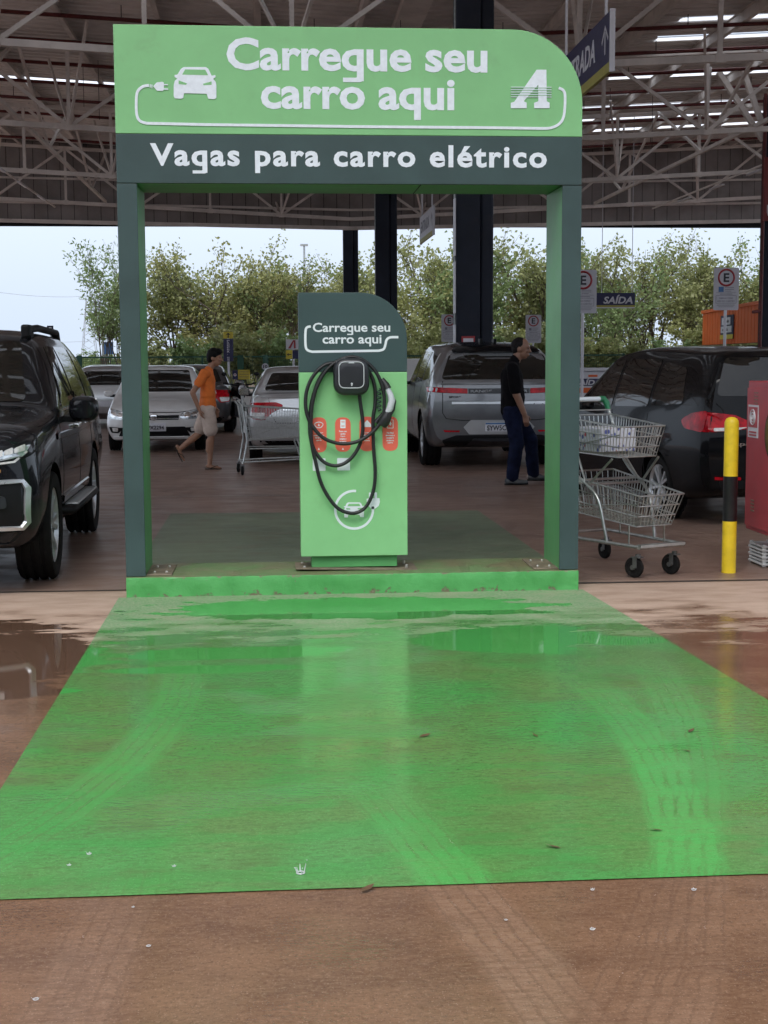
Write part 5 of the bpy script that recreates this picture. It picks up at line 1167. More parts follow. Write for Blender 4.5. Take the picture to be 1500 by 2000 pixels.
# --- grey luxury SUV, rear to the camera
st = [(.0, .34, .66, .60, .76, .90, .70, .95, .58, .98), (.12, .28, .84, .62, .93, .98, .86, 1.05, .74, 1.07), (.6, .26, .92, .66, .99, 1.06, .93, 1.12, .82, 1.15), (1.3, .26, .93, .7, 1.0, 1.11, .95, 1.18, .82, 1.21), (1.75, .26, .93, .7, 1.0, 1.13, .95, 1.45, .77, 1.48), (2.2, .26, .93, .7, 1.0, 1.14, .95, 1.70, .71, 1.75), (2.8, .26, .93, .7, 1.0, 1.15, .95, 1.75, .70, 1.80), (3.7, .26, .93, .7, 1.0, 1.17, .945, 1.735, .69, 1.79), (4.35, .28, .93, .74, .995, 1.20, .93, 1.68, .67, 1.745), (4.72, .33, .91, .76, .975, 1.22, .90, 1.60, .65, 1.69, (.08, .08, .04, -.02)), (4.86, .40, .86, .74, .93, 1.20, .85, 1.5, .60, 1.58, (.08, .08, .02, -.12))]
suv = Car('grey_suv', 'large grey SUV seen from behind between the totem and the right arch leg', (2.62, 15.35, 0), PI, st, 'paint_grey', wheels=(.92, 3.9, .385, .27, .85, 'five'), bulge=(.1, .07))
gl = suv.patch('rear_window', [(-.80, 1.26), (.80, 1.26), (.66, 1.62), (-.66, 1.62)], 'R', 'glass', r=.06)
suv.patch('roof_panel', [(-.60, 2.35), (.60, 2.35), (.58, 4.45), (-.58, 4.45)], 'T', 'paint_black', r=.08, off=.006, step=.1)
suv.patch('roof_spoiler', [(-.62, 1.63), (.62, 1.63), (.56, 1.70), (-.56, 1.70)], 'R', 'paint_black', r=.02, off=.03)
for sd, ax in ((1, 'P'), (-1, 'L')):
    suv.patch('side_window', [(1.9, 1.2), (2.7, 1.2), (2.7, 1.66), (2.3, 1.66)], ax, 'glass', r=.04); suv.patch('side_window', [(2.78, 1.2), (3.6, 1.22), (3.6, 1.65), (2.78, 1.66)], ax, 'glass', r=.04); suv.patch('side_window', [(3.68, 1.23), (4.4, 1.27), (4.3, 1.58), (3.68, 1.63)], ax, 'glass', r=.05)
    for yy in (1.5, 2.74, 3.64): suv.strip('door_seam', [(yy, .42), (yy, 1.16)], ax, 'plastic_blk', .010, .002)
    suv.strip('bright_pillar', [(4.45, 1.25), (4.30, 1.62)], ax, 'silver_trim', .06, .006)
    suv.mirror(.94*sd, 1.85, 1.24, sd, 'plastic_dk', (.22, .15, .19))
    suv.patch('tail_light', [(sd*.44, 1.135), (sd*.94, 1.155), (sd*.95, 1.085), (sd*.44, 1.065)], 'R', 'red_lens', r=.01, off=.014); suv.patch('reflector', [(sd*.55, .555), (sd*.78, .56), (sd*.76, .535), (sd*.56, .53)], 'R', 'red_lens', r=.006, off=.012)
    suv.strip('tailgate_seam', [(sd*.78, 1.24), (sd*.79, .80), (sd*.74, .72), (sd*.52, .695), (sd*.38, .695)], 'R', 'plastic_blk', .012, .003)
    suv.patch('shark_fin', [(sd*.10-.02, 3.75), (sd*.10+.02, 3.75), (sd*.10+.02, 3.95), (sd*.10-.02, 3.95)], 'T', 'plastic_blk', r=.004, off=.055)
suv.patch('light_band', [(-.43, 1.135), (.43, 1.135), (.43, 1.065), (-.43, 1.065)], 'R', 'plastic_dk', r=.006, off=.010); suv.strip('tailgate_bar', [(-.66, .935), (.66, .935)], 'R', 'silver_trim', .045, .016)
suv.strip('belt_line', [(-.80, 1.20), (.80, 1.20)], 'R', 'paint_dkgrey', .03, .008)
bay_ = suv.patch('plate_recess', [(-.40, .70), (.40, .70), (.50, .60), (.42, .50), (-.42, .50), (-.50, .60)], 'R', 'silver_trim', r=.01, off=.008)
npl = suv.patch('number_plate', [(-.20, .665), (.20, .665), (.20, .54), (-.20, .54)], 'R', 'frame_white', r=.008, off=.018)
suv.patch('plate_header', [(-.195, .66), (.195, .66), (.195, .64), (-.195, .64)], 'R', 'blue', r=.002, off=.021, parent=npl)
yb_ = suv.hit(0, .59, 'R')[0].y
txt('SYW5C42', 'plate_print', 'ink', npl, (.175, yb_+.021, .553), .35, .072, .02, xd=(-1, 0, 0), th=.003, local=True)
txt('SPORT', 'badge', 'plastic_blk', suv.root, (.70, suv.hit(.62, 1.02, 'R')[0].y+.004, 1.005), .17, .028, .03, xd=(-1, 0, 0), th=.004, local=True)
txt('RANGE', 'badge', 'silver_trim', suv.root, (.40, suv.hit(.25, 1.1, 'R')[0].y+.011, 1.082), .30, .035, .02, xd=(-1, 0, 0), th=.004, local=True)
txt('ROVER', 'badge', 'silver_trim', suv.root, (-.10, suv.hit(-.25, 1.1, 'R')[0].y+.011, 1.082), .30, .035, .02, xd=(-1, 0, 0), th=.004, local=True)
suv.patch('lower_bumper', [(-.60, .49), (.60, .49), (.80, .42), (.74, .34), (-.74, .34), (-.80, .42)], 'R', 'plastic_blk', r=.02, off=.010); suv.patch('diffuser', [(-.36, .44), (.36, .44), (.44, .36), (-.44, .36)], 'R', 'plastic_dk', r=.02, off=.022)
# --- glossy black people carrier on the right, rear quarter to the camera
st = [(.0, .32, .55, .52, .66, .70, .60, .75, .48, .78), (.12, .24, .72, .52, .80, .78, .74, .84, .60, .86), (.5, .2, .82, .56, .875, .88, .82, .95, .68, .98), (1.0, .2, .83, .6, .88, .96, .83, 1.05, .70, 1.08), (1.5, .2, .83, .62, .88, .99, .835, 1.36, .64, 1.40), (1.95, .2, .83, .62, .88, 1.0, .835, 1.57, .60, 1.615), (2.6, .2, .83, .62, .88, 1.01, .835, 1.625, .59, 1.67), (3.5, .2, .83, .64, .88, 1.03, .83, 1.60, .585, 1.655), (4.0, .24, .83, .66, .875, 1.08, .82, 1.585, .60, 1.635), (4.22, .30, .80, .68, .855, 1.13, .79, 1.555, .60, 1.61, (.08, .10, .05, -.03)), (4.30, .36, .74, .68, .81, 1.11, .75, 1.52, .58, 1.575, (.10, .12, .06, -.05))]
spn = Car('black_people_carrier', 'glossy black people carrier seen rear quarter behind the near trolley', (0, 0, 0), 0, st, 'paint_black', wheels=(.85, 3.42, .31, .205, .755, 'five'), bulge=(.1, .09))
a_ = math.radians(9.0); rz_ = PI+a_
rl_ = Vector((-.80, 4.30, 0))    # local rear-left corner after the half turn sits at +x
spn.root.rotation_euler = (0, 0, rz_); lc = Matrix.Rotation(rz_, 3, 'Z') @ Vector((.80, 4.38, 0)); spn.root.location = Vector((3.38, 3.25, 0))-lc
spn.patch('rear_window', [(-.71, 1.20), (.71, 1.20), (.58, 1.545), (-.58, 1.545)], 'R', 'glass', r=.06)
for sd, ax in ((1, 'P'), (-1, 'L')):
    spn.patch('side_window', [(1.45, 1.04), (2.2, 1.05), (2.2, 1.53), (1.9, 1.50)], ax, 'glass', r=.04); spn.patch('side_window', [(2.28, 1.05), (3.10, 1.07), (3.10, 1.53), (2.28, 1.54)], ax, 'glass', r=.05); spn.patch('side_window', [(3.18, 1.08), (3.88, 1.12), (3.72, 1.45), (3.18, 1.51)], ax, 'glass', r=.06)
    for yy in (1.3, 2.24, 3.14): spn.strip('door_seam', [(yy, .34), (yy, 1.02)], ax, 'plastic_blk', .010, .002)
    t = spn.patch('tail_light', [(4.34, 1.07), (4.10, 1.04), (3.92, .97), (4.02, .90), (4.34, .875)], ax, 'red_lens', r=.04, off=.012); t2 = spn.patch('tail_light', [(sd*.40, .96), (sd*.56, 1.03), (sd*.82, 1.06), (sd*.84, .875), (sd*.58, .89), (sd*.42, .91)], 'R', 'red_lens', r=.03, off=.012)
    spn.patch('reverse_lens', [(sd*.45, .92), (sd*.76, .915), (sd*.76, .885), (sd*.56, .89)], 'R', 'clear_lens', r=.01, off=.019, parent=t2); spn.patch('reflector', [(sd*.50, .47), (sd*.74, .475), (sd*.74, .45), (sd*.50, .445)], 'R', 'red_lens', r=.005, off=.012)
    spn.strip('tailgate_seam', [(sd*.62, 1.50), (sd*.76, 1.18), (sd*.66, 1.08), (sd*.56, .66)], 'R', 'plastic_blk', .012, .003); spn.mirror(.81*sd, 1.45, 1.06, sd, 'paint_black', (.19, .12, .14))
spn.strip('chrome_bar', [(-.34, .93), (.34, .93)], 'R', 'chrome', .03, .014); spn.patch('lower_bumper', [(-.70, .44), (.70, .44), (.66, .34), (-.66, .34)], 'R', 'plastic_blk', r=.02, off=.008)
spn.patch('number_plate', [(-.20, .70), (.20, .70), (.20, .58), (-.20, .58)], 'R', 'frame_white', r=.008, off=.014)
txt('spin', 'badge', 'chrome', spn.root, (.58, spn.hit(.42, .76, 'R')[0].y+.004, .745), .17, .045, .02, xd=(-1, 0, 0), th=.004, local=True)
# --- white pickup, side on, far behind the grey SUV
st = [(.0, .34, .55, .52, .66, .70, .6, .75, .48, .78), (.12, .26, .72, .52, .80, .78, .74, .84, .60, .86), (.5, .2, .80, .56, .84, .86, .78, .92, .66, .95), (1.0, .2, .80, .6, .85, .93, .79, 1.0, .68, 1.03), (1.4, .2, .80, .6, .85, .96, .79, 1.3, .62, 1.33), (1.8, .2, .80, .6, .85, .97, .79, 1.46, .57, 1.50), (2.3, .2, .80, .6, .85, .98, .79, 1.48, .60, 1.52), (2.6, .22, .80, .6, .85, 1.05, .80, 1.52, .68, 1.55), (2.75, .24, .80, .62, .85, 1.1, .81, 1.53, .70, 1.56), (4.2, .28, .80, .64, .85, 1.1, .81, 1.53, .70, 1.56), (4.4, .36, .76, .64, .80, 1.08, .76, 1.48, .64, 1.50)]
ut = Car('white_van', 'white delivery van with teal logo parked side-on, between the totem and the grey SUV', (6.1, 22.6, 0), PI/2, st, 'paint_white', wheels=(.82, 3.4, .31, .2, .74, 'five'))
for sd, ax in ((1, 'P'), (-1, 'L')):
    ut.patch('side_window', [(1.45, 1.0), (2.4, 1.0), (2.35, 1.42), (1.85, 1.42)], ax, 'glass', r=.05)
    for q in (0, 1): ut.patch('logo', [(3.38+.14*q, 1.12-.14*q), (3.52+.14*q, 1.20-.14*q), (3.64+.14*q, 1.07-.14*q), (3.50+.14*q, .99-.14*q)], ax, 'cart_green', r=.01, off=.006)
    ut.strip('sill_trim', [(1.2, .42), (3.0, .42)], ax, 'plastic_blk', .06, .012); ut.patch('tail_light', [(4.2, .95), (4.36, .95), (4.36, .75), (4.2, .75)], ax, 'red_lens', r=.02, off=.01)
ut.patch('windscreen', [(-.60, 1.05), (.60, 1.05), (.5, 1.45), (-.5, 1.45)], 'F', 'glass', r=.05)
# --- white exit kiosk with a navy band
ek = thing('exit_kiosk', 'low white exit kiosk with navy SAÍDA band beside the right arch leg', 'kiosk', (7.2, 24.3, 0))
MB().box((7.2, 24.3, .62), (1.4, .5, 1.24)).build('cabinet', 'frame_white', ek, bevel=.03); MB().box((7.2, 24.3, 1.28), (1.5, .6, .08)).build('roof', 'frame_white', ek, bevel=.02)
MB().box((7.2, 24.045, .98), (1.36, .01, .17)).build('navy_band', 'navy', ek); MB().box((7.2, 24.045, .79), (1.36, .01, .12)).build('orange_band', 'orange', ek); MB().box((7.05, 24.045, 1.13), (.22, .01, .05)).build('orange_mark', 'orange', ek)
txt('SAÍDA', 'lettering', 'frame_white', ek, (6.62, 24.038, .915), .62, .15, .03, th=.004, shear=.2)
# --- motorcycle between the cars
mo = thing('motorcycle', 'dark motorcycle parked between the boy and the silver saloon', 'motorcycle', (at(466, 815, 21.5).x, 21.3, 0), .25)
for yy in (-.62, .68):
    MB().lathe([(.20, -.04), (.27, -.055), (.30, -.03), (.305, 0), (.30, .03), (.27, .055), (.20, .04)], 28, (0, yy, .305), 'x').build('tyre', 'tyre', mo, smooth=50, local=True)
    MB().lathe([(.02, -.05), (.05, -.05), (.05, -.015), (.2, -.015), (.2, .015), (.05, .015), (.05, .05), (.02, .05)], 20, (0, yy, .305), 'x').build('rim', 'silver_trim', mo, local=True)
MB().tube([(0, -.62, .305), (0, -.45, .65), (0, -.32, 1.0)], .035, 8).build('fork', 'galv', mo, local=True, smooth=60)
MB().tube([(0, -.30, .80), (0, 0, .92), (0, .15, .84)], [.09, .15, .10], 12).build('tank', 'paint_black', mo, local=True, smooth=60)
MB().tube([(0, .10, .82), (0, .4, .84), (0, .75, .90)], [.10, .13, .06], 10, flat=(.6, 1.3)).build('seat', 'plastic_blk', mo, local=True, smooth=60)
MB().box((0, .02, .50), (.26, .45, .34)).build('engine', 'plastic_dk', mo, local=True, bevel=.05); MB().tube([(.1, .05, .4), (.14, .5, .33), (.14, .85, .42)], .045, 8).build('exhaust', 'chrome', mo, local=True, smooth=60)
MB().tube([(-.36, -.18, 1.06), (-.12, -.32, 1.02), (.12, -.32, 1.02), (.36, -.18, 1.06)], .016, 8).build('handlebar', 'plastic_blk', mo, local=True, smooth=60)
MB().sphere((0, -.44, .92), (.10, .09, .11)).build('headlamp', 'headlamp', mo, local=True, smooth=80); MB().tube([(0, .62, .62), (0, .98, .55)], [.10, .03], 8, flat=(.3, 1)).build('mudguard', 'plastic_blk', mo, local=True, smooth=60)
MB().box((0, .86, .80), (.14, .05, .07)).build('tail_light', 'red_lens', mo, local=True, bevel=.015)
for sx in (-1, 1):
    MB().tube([(sx*.28, -.24, 1.05), (sx*.34, -.26, 1.22)], .008, 6).build('mirror_stem', 'plastic_blk', mo, local=True); MB().sphere((sx*.35, -.26, 1.25), (.06, .02, .04)).build('mirror', 'plastic_blk', mo, local=True, smooth=80)
    MB().tube([(sx*.09, .15, .45), (sx*.10, .68, .305)], .025, 6).build('swingarm', 'galv', mo, local=True)

# ------------------------------------------------------------------ bollard, hose cabinet, crate
bo = atz(1423, 1118); bl_ = thing('bollard', 'yellow and black steel bollard standing beside the red cabinet', 'bollard', (bo.x, bo.y, 0))
def bsec(z0, z1, mat, nm, cap=False):
    r = .051; pr = [(r, z0), (r, z1)]
    if cap: pr = [(r, z0), (r, z1-.05), (r*.95, z1-.03), (r*.75, z1-.012), (r*.4, z1-.002), (.001, z1)]
    MB().lathe(pr, 28, (bo.x, bo.y, 0)).build(nm, mat, bl_, smooth=50)
bsec(0, .375, 'bollard_y', 'lower_band'); bsec(.3755, .70, 'bollard_b', 'middle_band'); bsec(.7005, 1.125, 'bollard_y', 'upper_band', True)
hx, hy0, hy1, hz0, hz1 = 3.02, .15, 1.12, .265, 1.375
hc = thing('hose_cabinet', 'faded red fire hose cabinet with round window at the right edge', 'hose cabinet', (hx+.12, .63, 0))
MB().box((hx+.13, (hy0+hy1)/2, (hz0+hz1)/2), (.26, hy1-hy0, hz1-hz0)).build('case', 'cab_red', hc, bevel=.008)
dr = MB().box((hx-.006, (hy0+hy1)/2, (hz0+hz1)/2-.01), (.018, hy1-hy0-.04, hz1-hz0-.085)).build('door', 'cab_red', hc, bevel=.004)
wy, wz = .50, 1.0
def yzp(poly, x0, x1):
    b = MB().prism([(p[0], p[1]) for p in poly], x0, x1); b.v = [(y, x, z) for x, y, z in b.v]; return b
yzp(circ(wy, wz, .195, 30), hx-.020, hx-.0155).build('window_rim', 'plastic_blk', dr); yzp(circ(wy, wz, .175, 30), hx-.0235, hx-.0205).build('window_pane', pm('amber_window', (.16, .11, .03), .12, var=.3, vs=6), dr)
lb = yzp([(.84, .96), (1.06, .96), (1.06, 1.20), (.84, 1.20)], hx-.0185, hx-.0155).build('hose_label', 'frame_white', dr)
yzp([(.855, 1.035), (1.045, 1.035), (1.045, 1.185), (.855, 1.185)], hx-.0215, hx-.019).build('hose_symbol', 'cab_red', lb)
for r in (.055, .035, .014): MB().tube([(hx-.023, .95+y_*1.0, 1.11+z_) for y_, z_ in circ(0, 0, r, 20)], .005, 5, closed=True).build('hose_symbol', 'frame_white', lb)
for z in (.978, 1.0): MB().box((hx-.0205, .95, z), (.003, .15, .012)).build('label_rule', 'cab_red', lb)
for z in (1.215, 1.24, 1.265, 1.29): MB().box((hx-.0165, .90, z), (.006, .08, .006)).build('vent_slot', 'rust_plate', dr)
for z in (.42, .445, .47, .495): MB().box((hx-.0165, .93, z), (.006, .07, .010)).build('vent_slot', 'rust_plate', dr)
for yy in (.30, 1.0): MB().box((hx+.17, yy, .15), (.05, .05, .30)).build('stand_leg', 'cab_red', hc, bevel=.004)
ce = atz(1490, 1108); cr = thing('white_crate', 'corner of a white slotted plastic crate under the red cabinet', 'crate', (ce.x+.2, ce.y+.15, 0))
for k in range(6): MB().box((ce.x+.2, ce.y+.15, .02+.026*k), (.42-.012*(k % 2), .32-.012*(k % 2), .016)).build('slat', 'white_plastic', cr, bevel=.004)
for dx in (-.19, -.06, .06, .19):
    for dy in (-.14, .14): MB().box((ce.x+.2+dx, ce.y+.15+dy, .085), (.022, .022, .165)).build('upright', 'white_plastic', cr)

# ------------------------------------------------------------------ shopping trolleys
def wire_basket(b, c, n_long, n_side, r=.0034, floor=True):
    """c: 8 corners: bottom front-l, front-r, back-r, back-l, then the same at the rim"""
    C = [Vector(p) for p in c]; lerp = lambda p, q, t: p+(q-p)*t
    for i in range(4):
        j = (i+1) % 4; n = n_side if i % 2 == 0 else n_long
        for k in range(n+1):
            t = k/n; b.tube([lerp(C[i], C[j], t), lerp(C[i+4], C[j+4], t)], r, 5)
    for t in (0, .33, .66, 1):
        L_ = [lerp(C[i], C[i+4], t) for i in range(4)]
        for i in range(4): b.tube([L_[i], L_[(i+1) % 4]], r*(2.0 if t == 1 else 1.5), 6)
    for i in (1, 3):
        j = (i+1) % 4; b.tube([lerp(C[i], C[i+4], .1), lerp(C[j], C[j+4], .75)], r*1.4, 5); 
    if floor:
        for k in range(n_side+1): b.tube([lerp(C[0], C[1], k/n_side), lerp(C[3], C[2], k/n_side)], r, 5)
        for k in range(1, 5): b.tube([lerp(C[0], C[3], k/5), lerp(C[1], C[2], k/5)], r*1.3, 5)
M['fork_metal'] = pm('grimy_fork_steel', (.16, .16, .16), .4, metal=.6, var=.2)
def caster(parent, x, y, r=.074, rz=0.0):
    w_ = thing('caster', None, None, (x, y, 0), rz, parent=parent)
    MB().lathe([(.02, -.015), (r*.62, -.013), (r*.66, -.018), (r*.95, -.016), (r, -.008), (r, .008), (r*.95, .016), (r*.66, .018), (r*.62, .013), (.02, .015)], 26, (0, .03, r), 'x').build('wheel', 'tyre', w_, smooth=40, local=True)
    f = MB()
    for s in (-1, 1): f.box((s*.023, .012, r*1.45), (.004, .034, r*.95)).lathe([(.001, s*.026), (.018, s*.027), (.018, s*.018)], 12, (0, .03, r), 'x')
    f.box((0, .005, r*2.0), (.056, .075, .008)); f.lathe([(.02, r*2.0), (.02, r*2.3), (.001, r*2.3)], 10); f.build('fork', M['fork_metal'], w_, local=True)
def trolley2(name, label, loc, rz):
    t = thing(name, label, 'shopping trolley', loc, rz)
    # local: x lateral, y from nose (0) to handle (1)
    b = MB(); wire_basket(b, [(-.155, .08, .36), (.155, .08, .36), (.22, .84, .42), (-.22, .84, .42), (-.20, 0, .585), (.20, 0, .585), (.265, .90, .70), (-.265, .90, .70)], 24, 10); b.build('lower_basket', 'galv', t, local=True, smooth=60)
    b = MB(); wire_basket(b, [(-.17, .28, .84), (.17, .28, .84), (.21, .86, .86), (-.21, .86, .86), (-.20, .22, 1.06), (.20, .22, 1.06), (.255, .92, 1.12), (-.255, .92, 1.12)], 20, 12); b.build('upper_basket', 'galv', t, local=True, smooth=60)
    f = MB()
    for s in (-1, 1):
        f.tube(smooth_path([(s*.265, 1.02, 1.22), (s*.275, .98, 1.15), (s*.275, .90, 1.0), (s*.27, .82, .84), (s*.265, .70, .72), (s*.25, .52, .62), (s*.235, .42, .52), (s*.225, .36, .32), (s*.22, .34, .235)], 4), .0125, 8)
        f.tube([(s*.20, .0, .225), (s*.26, .98, .225)], .014, 8); f.tube([(s*.16, .16, .225), (s*.16, .16, .36)], .006, 6); f.tube([(s*.22, .75, .225), (s*.22, .75, .41)], .006, 6)
        f.tube([(s*.21, .3, .83), (s*.24, .52, .64)], .009, 6); f.tube([(s*.21, .72, .85), (s*.25, .55, .63)], .008, 6)
    f.tube([(-.20, .0, .225), (.20, .0, .225)], .016, 8); f.bar((-.20, .0, .232), (.20, .0, .232), .05, .02); f.tube([(-.26, .98, .225), (.26, .98, .225)], .012, 8); f.tube([(-.25, .55, .63), (.25, .55, .63)], .01, 6); f.tube([(-.25, .60, .66), (.25, .60, .66)], .01, 6); f.tube([(-.255, .93, 1.155), (.255, .93, 1.155)], .006, 6)
    f.build('frame', 'galv', t, local=True, smooth=60)
    MB().tube([(-.215, 1.02, 1.235), (.215, 1.02, 1.235)], .019, 12).build('handle', 'vinyl_white', t, local=True, smooth=60)
    for s in (-1, 1): MB().tube([(s*.215, 1.02, 1.235), (s*.255, 1.02, 1.235), (s*.272, 1.0, 1.20), (s*.274, .985, 1.15)], [.024, .026, .024, .018], 10).build('grip_end', 'cart_green', t, local=True, smooth=60)
    MB().box((-.262, .62, .655), (.004, .13, .03)).build('tag_plate', 'white_plastic', t, local=True)
    for x, y, a in ((-.165, .05, .3), (.165, .05, .25), (-.24, .94, .1), (.24, .94, -.1)): caster(t, x, y, rz=a)
    return t
tA = trolley2('two_tier_trolley', 'two-tier wire shopping trolley holding a printed carton, right of the arch', (2.20, .50, 0), math.radians(24))
def carton_mat():
    N = NT('printed_carton'); tc = N.n('ShaderNodeTexCoord').outputs['Object']; x, y, z = N.xyz(tc)
    v = N.n('ShaderNodeTexVoronoi'); N.set(v.inputs['Vector'], N.scaled(tc, (30, 30, 22))); v.inputs['Scale'].default_value = 1.0
    c = N.mix(N.ss(v.outputs['Distance'], .30, .42), (.10, .13, .35), (.62, .64, .70)); r, g, b = N.xyz(v.outputs['Color']); c = N.mix(N.ss(r, .72, .75), c, (.62, .64, .70)); c = N.mix(N.math('MULTIPLY', N.ss(g, .86, .87), N.ss(v.outputs['Distance'], .4, .3)), c, (.55, .08, .09))
    N.set(N.p.inputs['Base Color'], c); N.p.inputs['Roughness'].default_value = .35; return N.m
M['carton'] = carton_mat()
cm_ = Matrix.Rotation(math.radians(24), 3, 'Z'); pp = cm_ @ Vector((-.02, .66, 0)); ct = thing('printed_carton', 'white and blue printed carton lying in the upper trolley basket', 'carton', (2.20+pp.x, .50+pp.y, .868), math.radians(24))
MB().box((0, 0, .085), (.33, .36, .17)).build('carton_body', 'carton', ct, bevel=.006, local=True); MB().box((0, 0, .172), (.05, .365, .003)).build('tape', 'white_plastic', ct, local=True)
def trolley1(name, label, loc, rz):
    t = thing(name, label, 'shopping trolley', loc, rz)
    b = MB(); wire_basket(b, [(-.17, .10, .50), (.17, .10, .50), (.22, .90, .46), (-.22, .90, .46), (-.22, 0, .86), (.22, 0, .86), (.27, .98, .93), (-.27, .98, .93)], 26, 12, .0038); b.build('basket', 'galv', t, local=True, smooth=60)
    f = MB()
    for s in (-1, 1):
        f.tube([(s*.27, 1.06, 1.01), (s*.27, 1.0, .93), (s*.25, .93, .48), (s*.27, .98, .20), (s*.27, 1.0, .15)], .013, 8); f.tube([(s*.27, 1.0, .17), (s*.20, .12, .20), (s*.19, .08, .15)], .013, 8); f.tube([(s*.20, .15, .20), (s*.19, .25, .48)], .011, 8); f.tube([(s*.25, .9, .35), (s*.2, .2, .35)], .009, 8)
    f.tube([(-.2, .12, .2), (.2, .12, .2)], .012, 8); f.tube([(-.27, 1.0, .17), (.27, 1.0, .17)], .012, 8); f.build('frame', 'galv', t, local=True, smooth=60)
    MB().tube([(-.27, 1.06, 1.015), (.27, 1.06, 1.015)], .018, 10).build('handle', 'plastic_dk', t, local=True, smooth=60)
    MB().box((0, .93, .70), (.42, .008, .30)).build('child_flap', 'white_plastic', t, local=True, bevel=.004)
    for x, y, a in ((-.19, .06, 1.2), (.19, .06, 1.0), (-.26, 1.0, 1.4), (.26, 1.0, 1.3)): caster(t, x, y, .062, a)
    return t
tB = trolley1('wire_trolley', 'empty wire shopping trolley behind the silver saloon, left of the totem', (.02, 10.35, 0), math.radians(97))

# ------------------------------------------------------------------ people
def capsule(b, p0, p1, ra, rb, n=14, a=None, ka=1.0, kb=1.0):
    p0, p1 = Vector(p0), Vector(p1); t, A, B = frame(p1-p0, a); m = 5; rings = []
    for i in range(m): q = PI/2*(1-i/m); rings.append((p0-t*(ra*math.sin(q)), ra*math.cos(q)))
    rings.append((p0, ra)); rings.append((p1, rb))
    for i in range(1, m+1): q = PI/2*i/m; rings.append((p1+t*(rb*math.sin(q)), rb*math.cos(q)))
    V = []; F = []
    for c, r in rings:
        r = max(r, 1e-4)
        for k in range(n): u = 2*PI*k/n; V.append(c+A*(math.cos(u)*r*ka)+B*(math.sin(u)*r*kb))
    for i in range(len(rings)-1):
        for k in range(n): F.append((i*n+k, i*n+(k+1) % n, (i+1)*n+(k+1) % n, (i+1)*n+k))
    F += [tuple(range(n-1, -1, -1)), tuple((len(rings)-1)*n+k for k in range(n))]
    b.add(V, F)
def blob(name, b, mat, parent, voxel=.009, it=4, fold=0.0, seed=0):
    me = b.mesh('t'); o = bpy.data.objects.new('t', me); md = o.modifiers.new('r', 'REMESH'); md.mode = 'VOXEL'; md.voxel_size = voxel; md.adaptivity = 0
    sm = o.modifiers.new('s', 'SMOOTH'); sm.factor = .5; sm.iterations = it
    ne = baked([o])
    if fold:
        from mathutils import noise as mn
        n_ = len(ne.vertices); co = np.zeros(n_*3, np.float32); no = np.zeros(n_*3, np.float32); ne.vertices.foreach_get('co', co); ne.vertices.foreach_get('normal', no)
        co = co.reshape(-1, 3); f = np.array([mn.noise(Vector((x*9+seed, y*9, z*5)))+.6*mn.noise(Vector((x*5+z*16, y*6+seed, z*11-x*8))) for x, y, z in co.tolist()], np.float32)
        co = co+no.reshape(-1, 3)*(f*fold)[:, None]; ne.vertices.foreach_set('co', co.ravel()); ne.update()
    ne.shade_smooth(); return link(name, ne, mat, parent)
def head(b, c, s, yaw, tilt=0.0):
    """skull, jaw, nose, brow, ears, lips; c centre of the head; faces +x turned by yaw"""
    k = len(b.v)
    b.sphere((0, 0, .025), (.098, .078, .105), 18, 12); b.sphere((.028, 0, -.045), (.066, .060, .072), 16, 10); b.sphere((.045, 0, -.085), (.036, .034, .030), 12, 8)
    capsule(b, (.092, 0, .015), (.112, 0, -.028), .010, .0155, 10); b.sphere((.085, 0, .028), (.022, .052, .012), 12, 8); b.sphere((.094, 0, -.062), (.012, .024, .007), 10, 6); b.sphere((.092, 0, -.074), (.012, .021, .008), 10, 6)
    for sd in (-1, 1): b.sphere((-.008, sd*.078, -.005), (.022, .010, .033), 10, 8); b.sphere((.070, sd*.034, -.020), (.026, .022, .024), 10, 8)
    R_ = Matrix.Rotation(yaw, 3, 'Z') @ Matrix.Rotation(tilt, 3, 'Y')
    for i in range(k, len(b.v)): v = R_ @ (Vector(b.v[i])*s); b.v[i] = (v.x+c[0], v.y+c[1], v.z+c[2])
    return R_
def hand(b, w, d, up, s=1.0, curl=.5, side=1):
    """w wrist, d pointing direction, up = back of the hand"""
    d, u, l = frame(d, up); l = l*side; w = Vector(w); P = lambda a, bb, c: w+d*(a*s)+l*(bb*s)+u*(c*s)
    capsule(b, P(.01, 0, 0), P(.08, 0, 0), .030*s, .038*s, 12, a=u, ka=.5, kb=1.05)
    for i, (o, ln) in enumerate(((-.028, .070), (-.009, .080), (.010, .075), (.028, .058))):
        p = P(.085, o, 0); dd = d
        for j in range(3):
            dd = (dd-u*(curl*(.5 if j == 0 else .8))).normalized(); q = p+dd*(ln*s*(.42, .32, .26)[j]); capsule(b, p, q, (.0095-.0008*j)*s, (.009-.001*j)*s, 8); p = q
    p = P(.025, -.030, -.005)
    for j, dd in enumerate((d*.7-l*.7-u*.3, d*.9-l*.15-u*.35)): q = p+dd.normalized()*(.036*s); capsule(b, p, q, .011*s, .0095*s, 8); p = q
def eyes(parent, c, R_, s):
    for sd in (-1, 1):
        v = R_ @ (Vector((.090, sd*.033, .006))*s); MB().sphere((v.x+c[0], v.y+c[1], v.z+c[2]), (.008, .011, .006), 8, 6).build('eye', 'hair', parent, local=True, smooth=80)
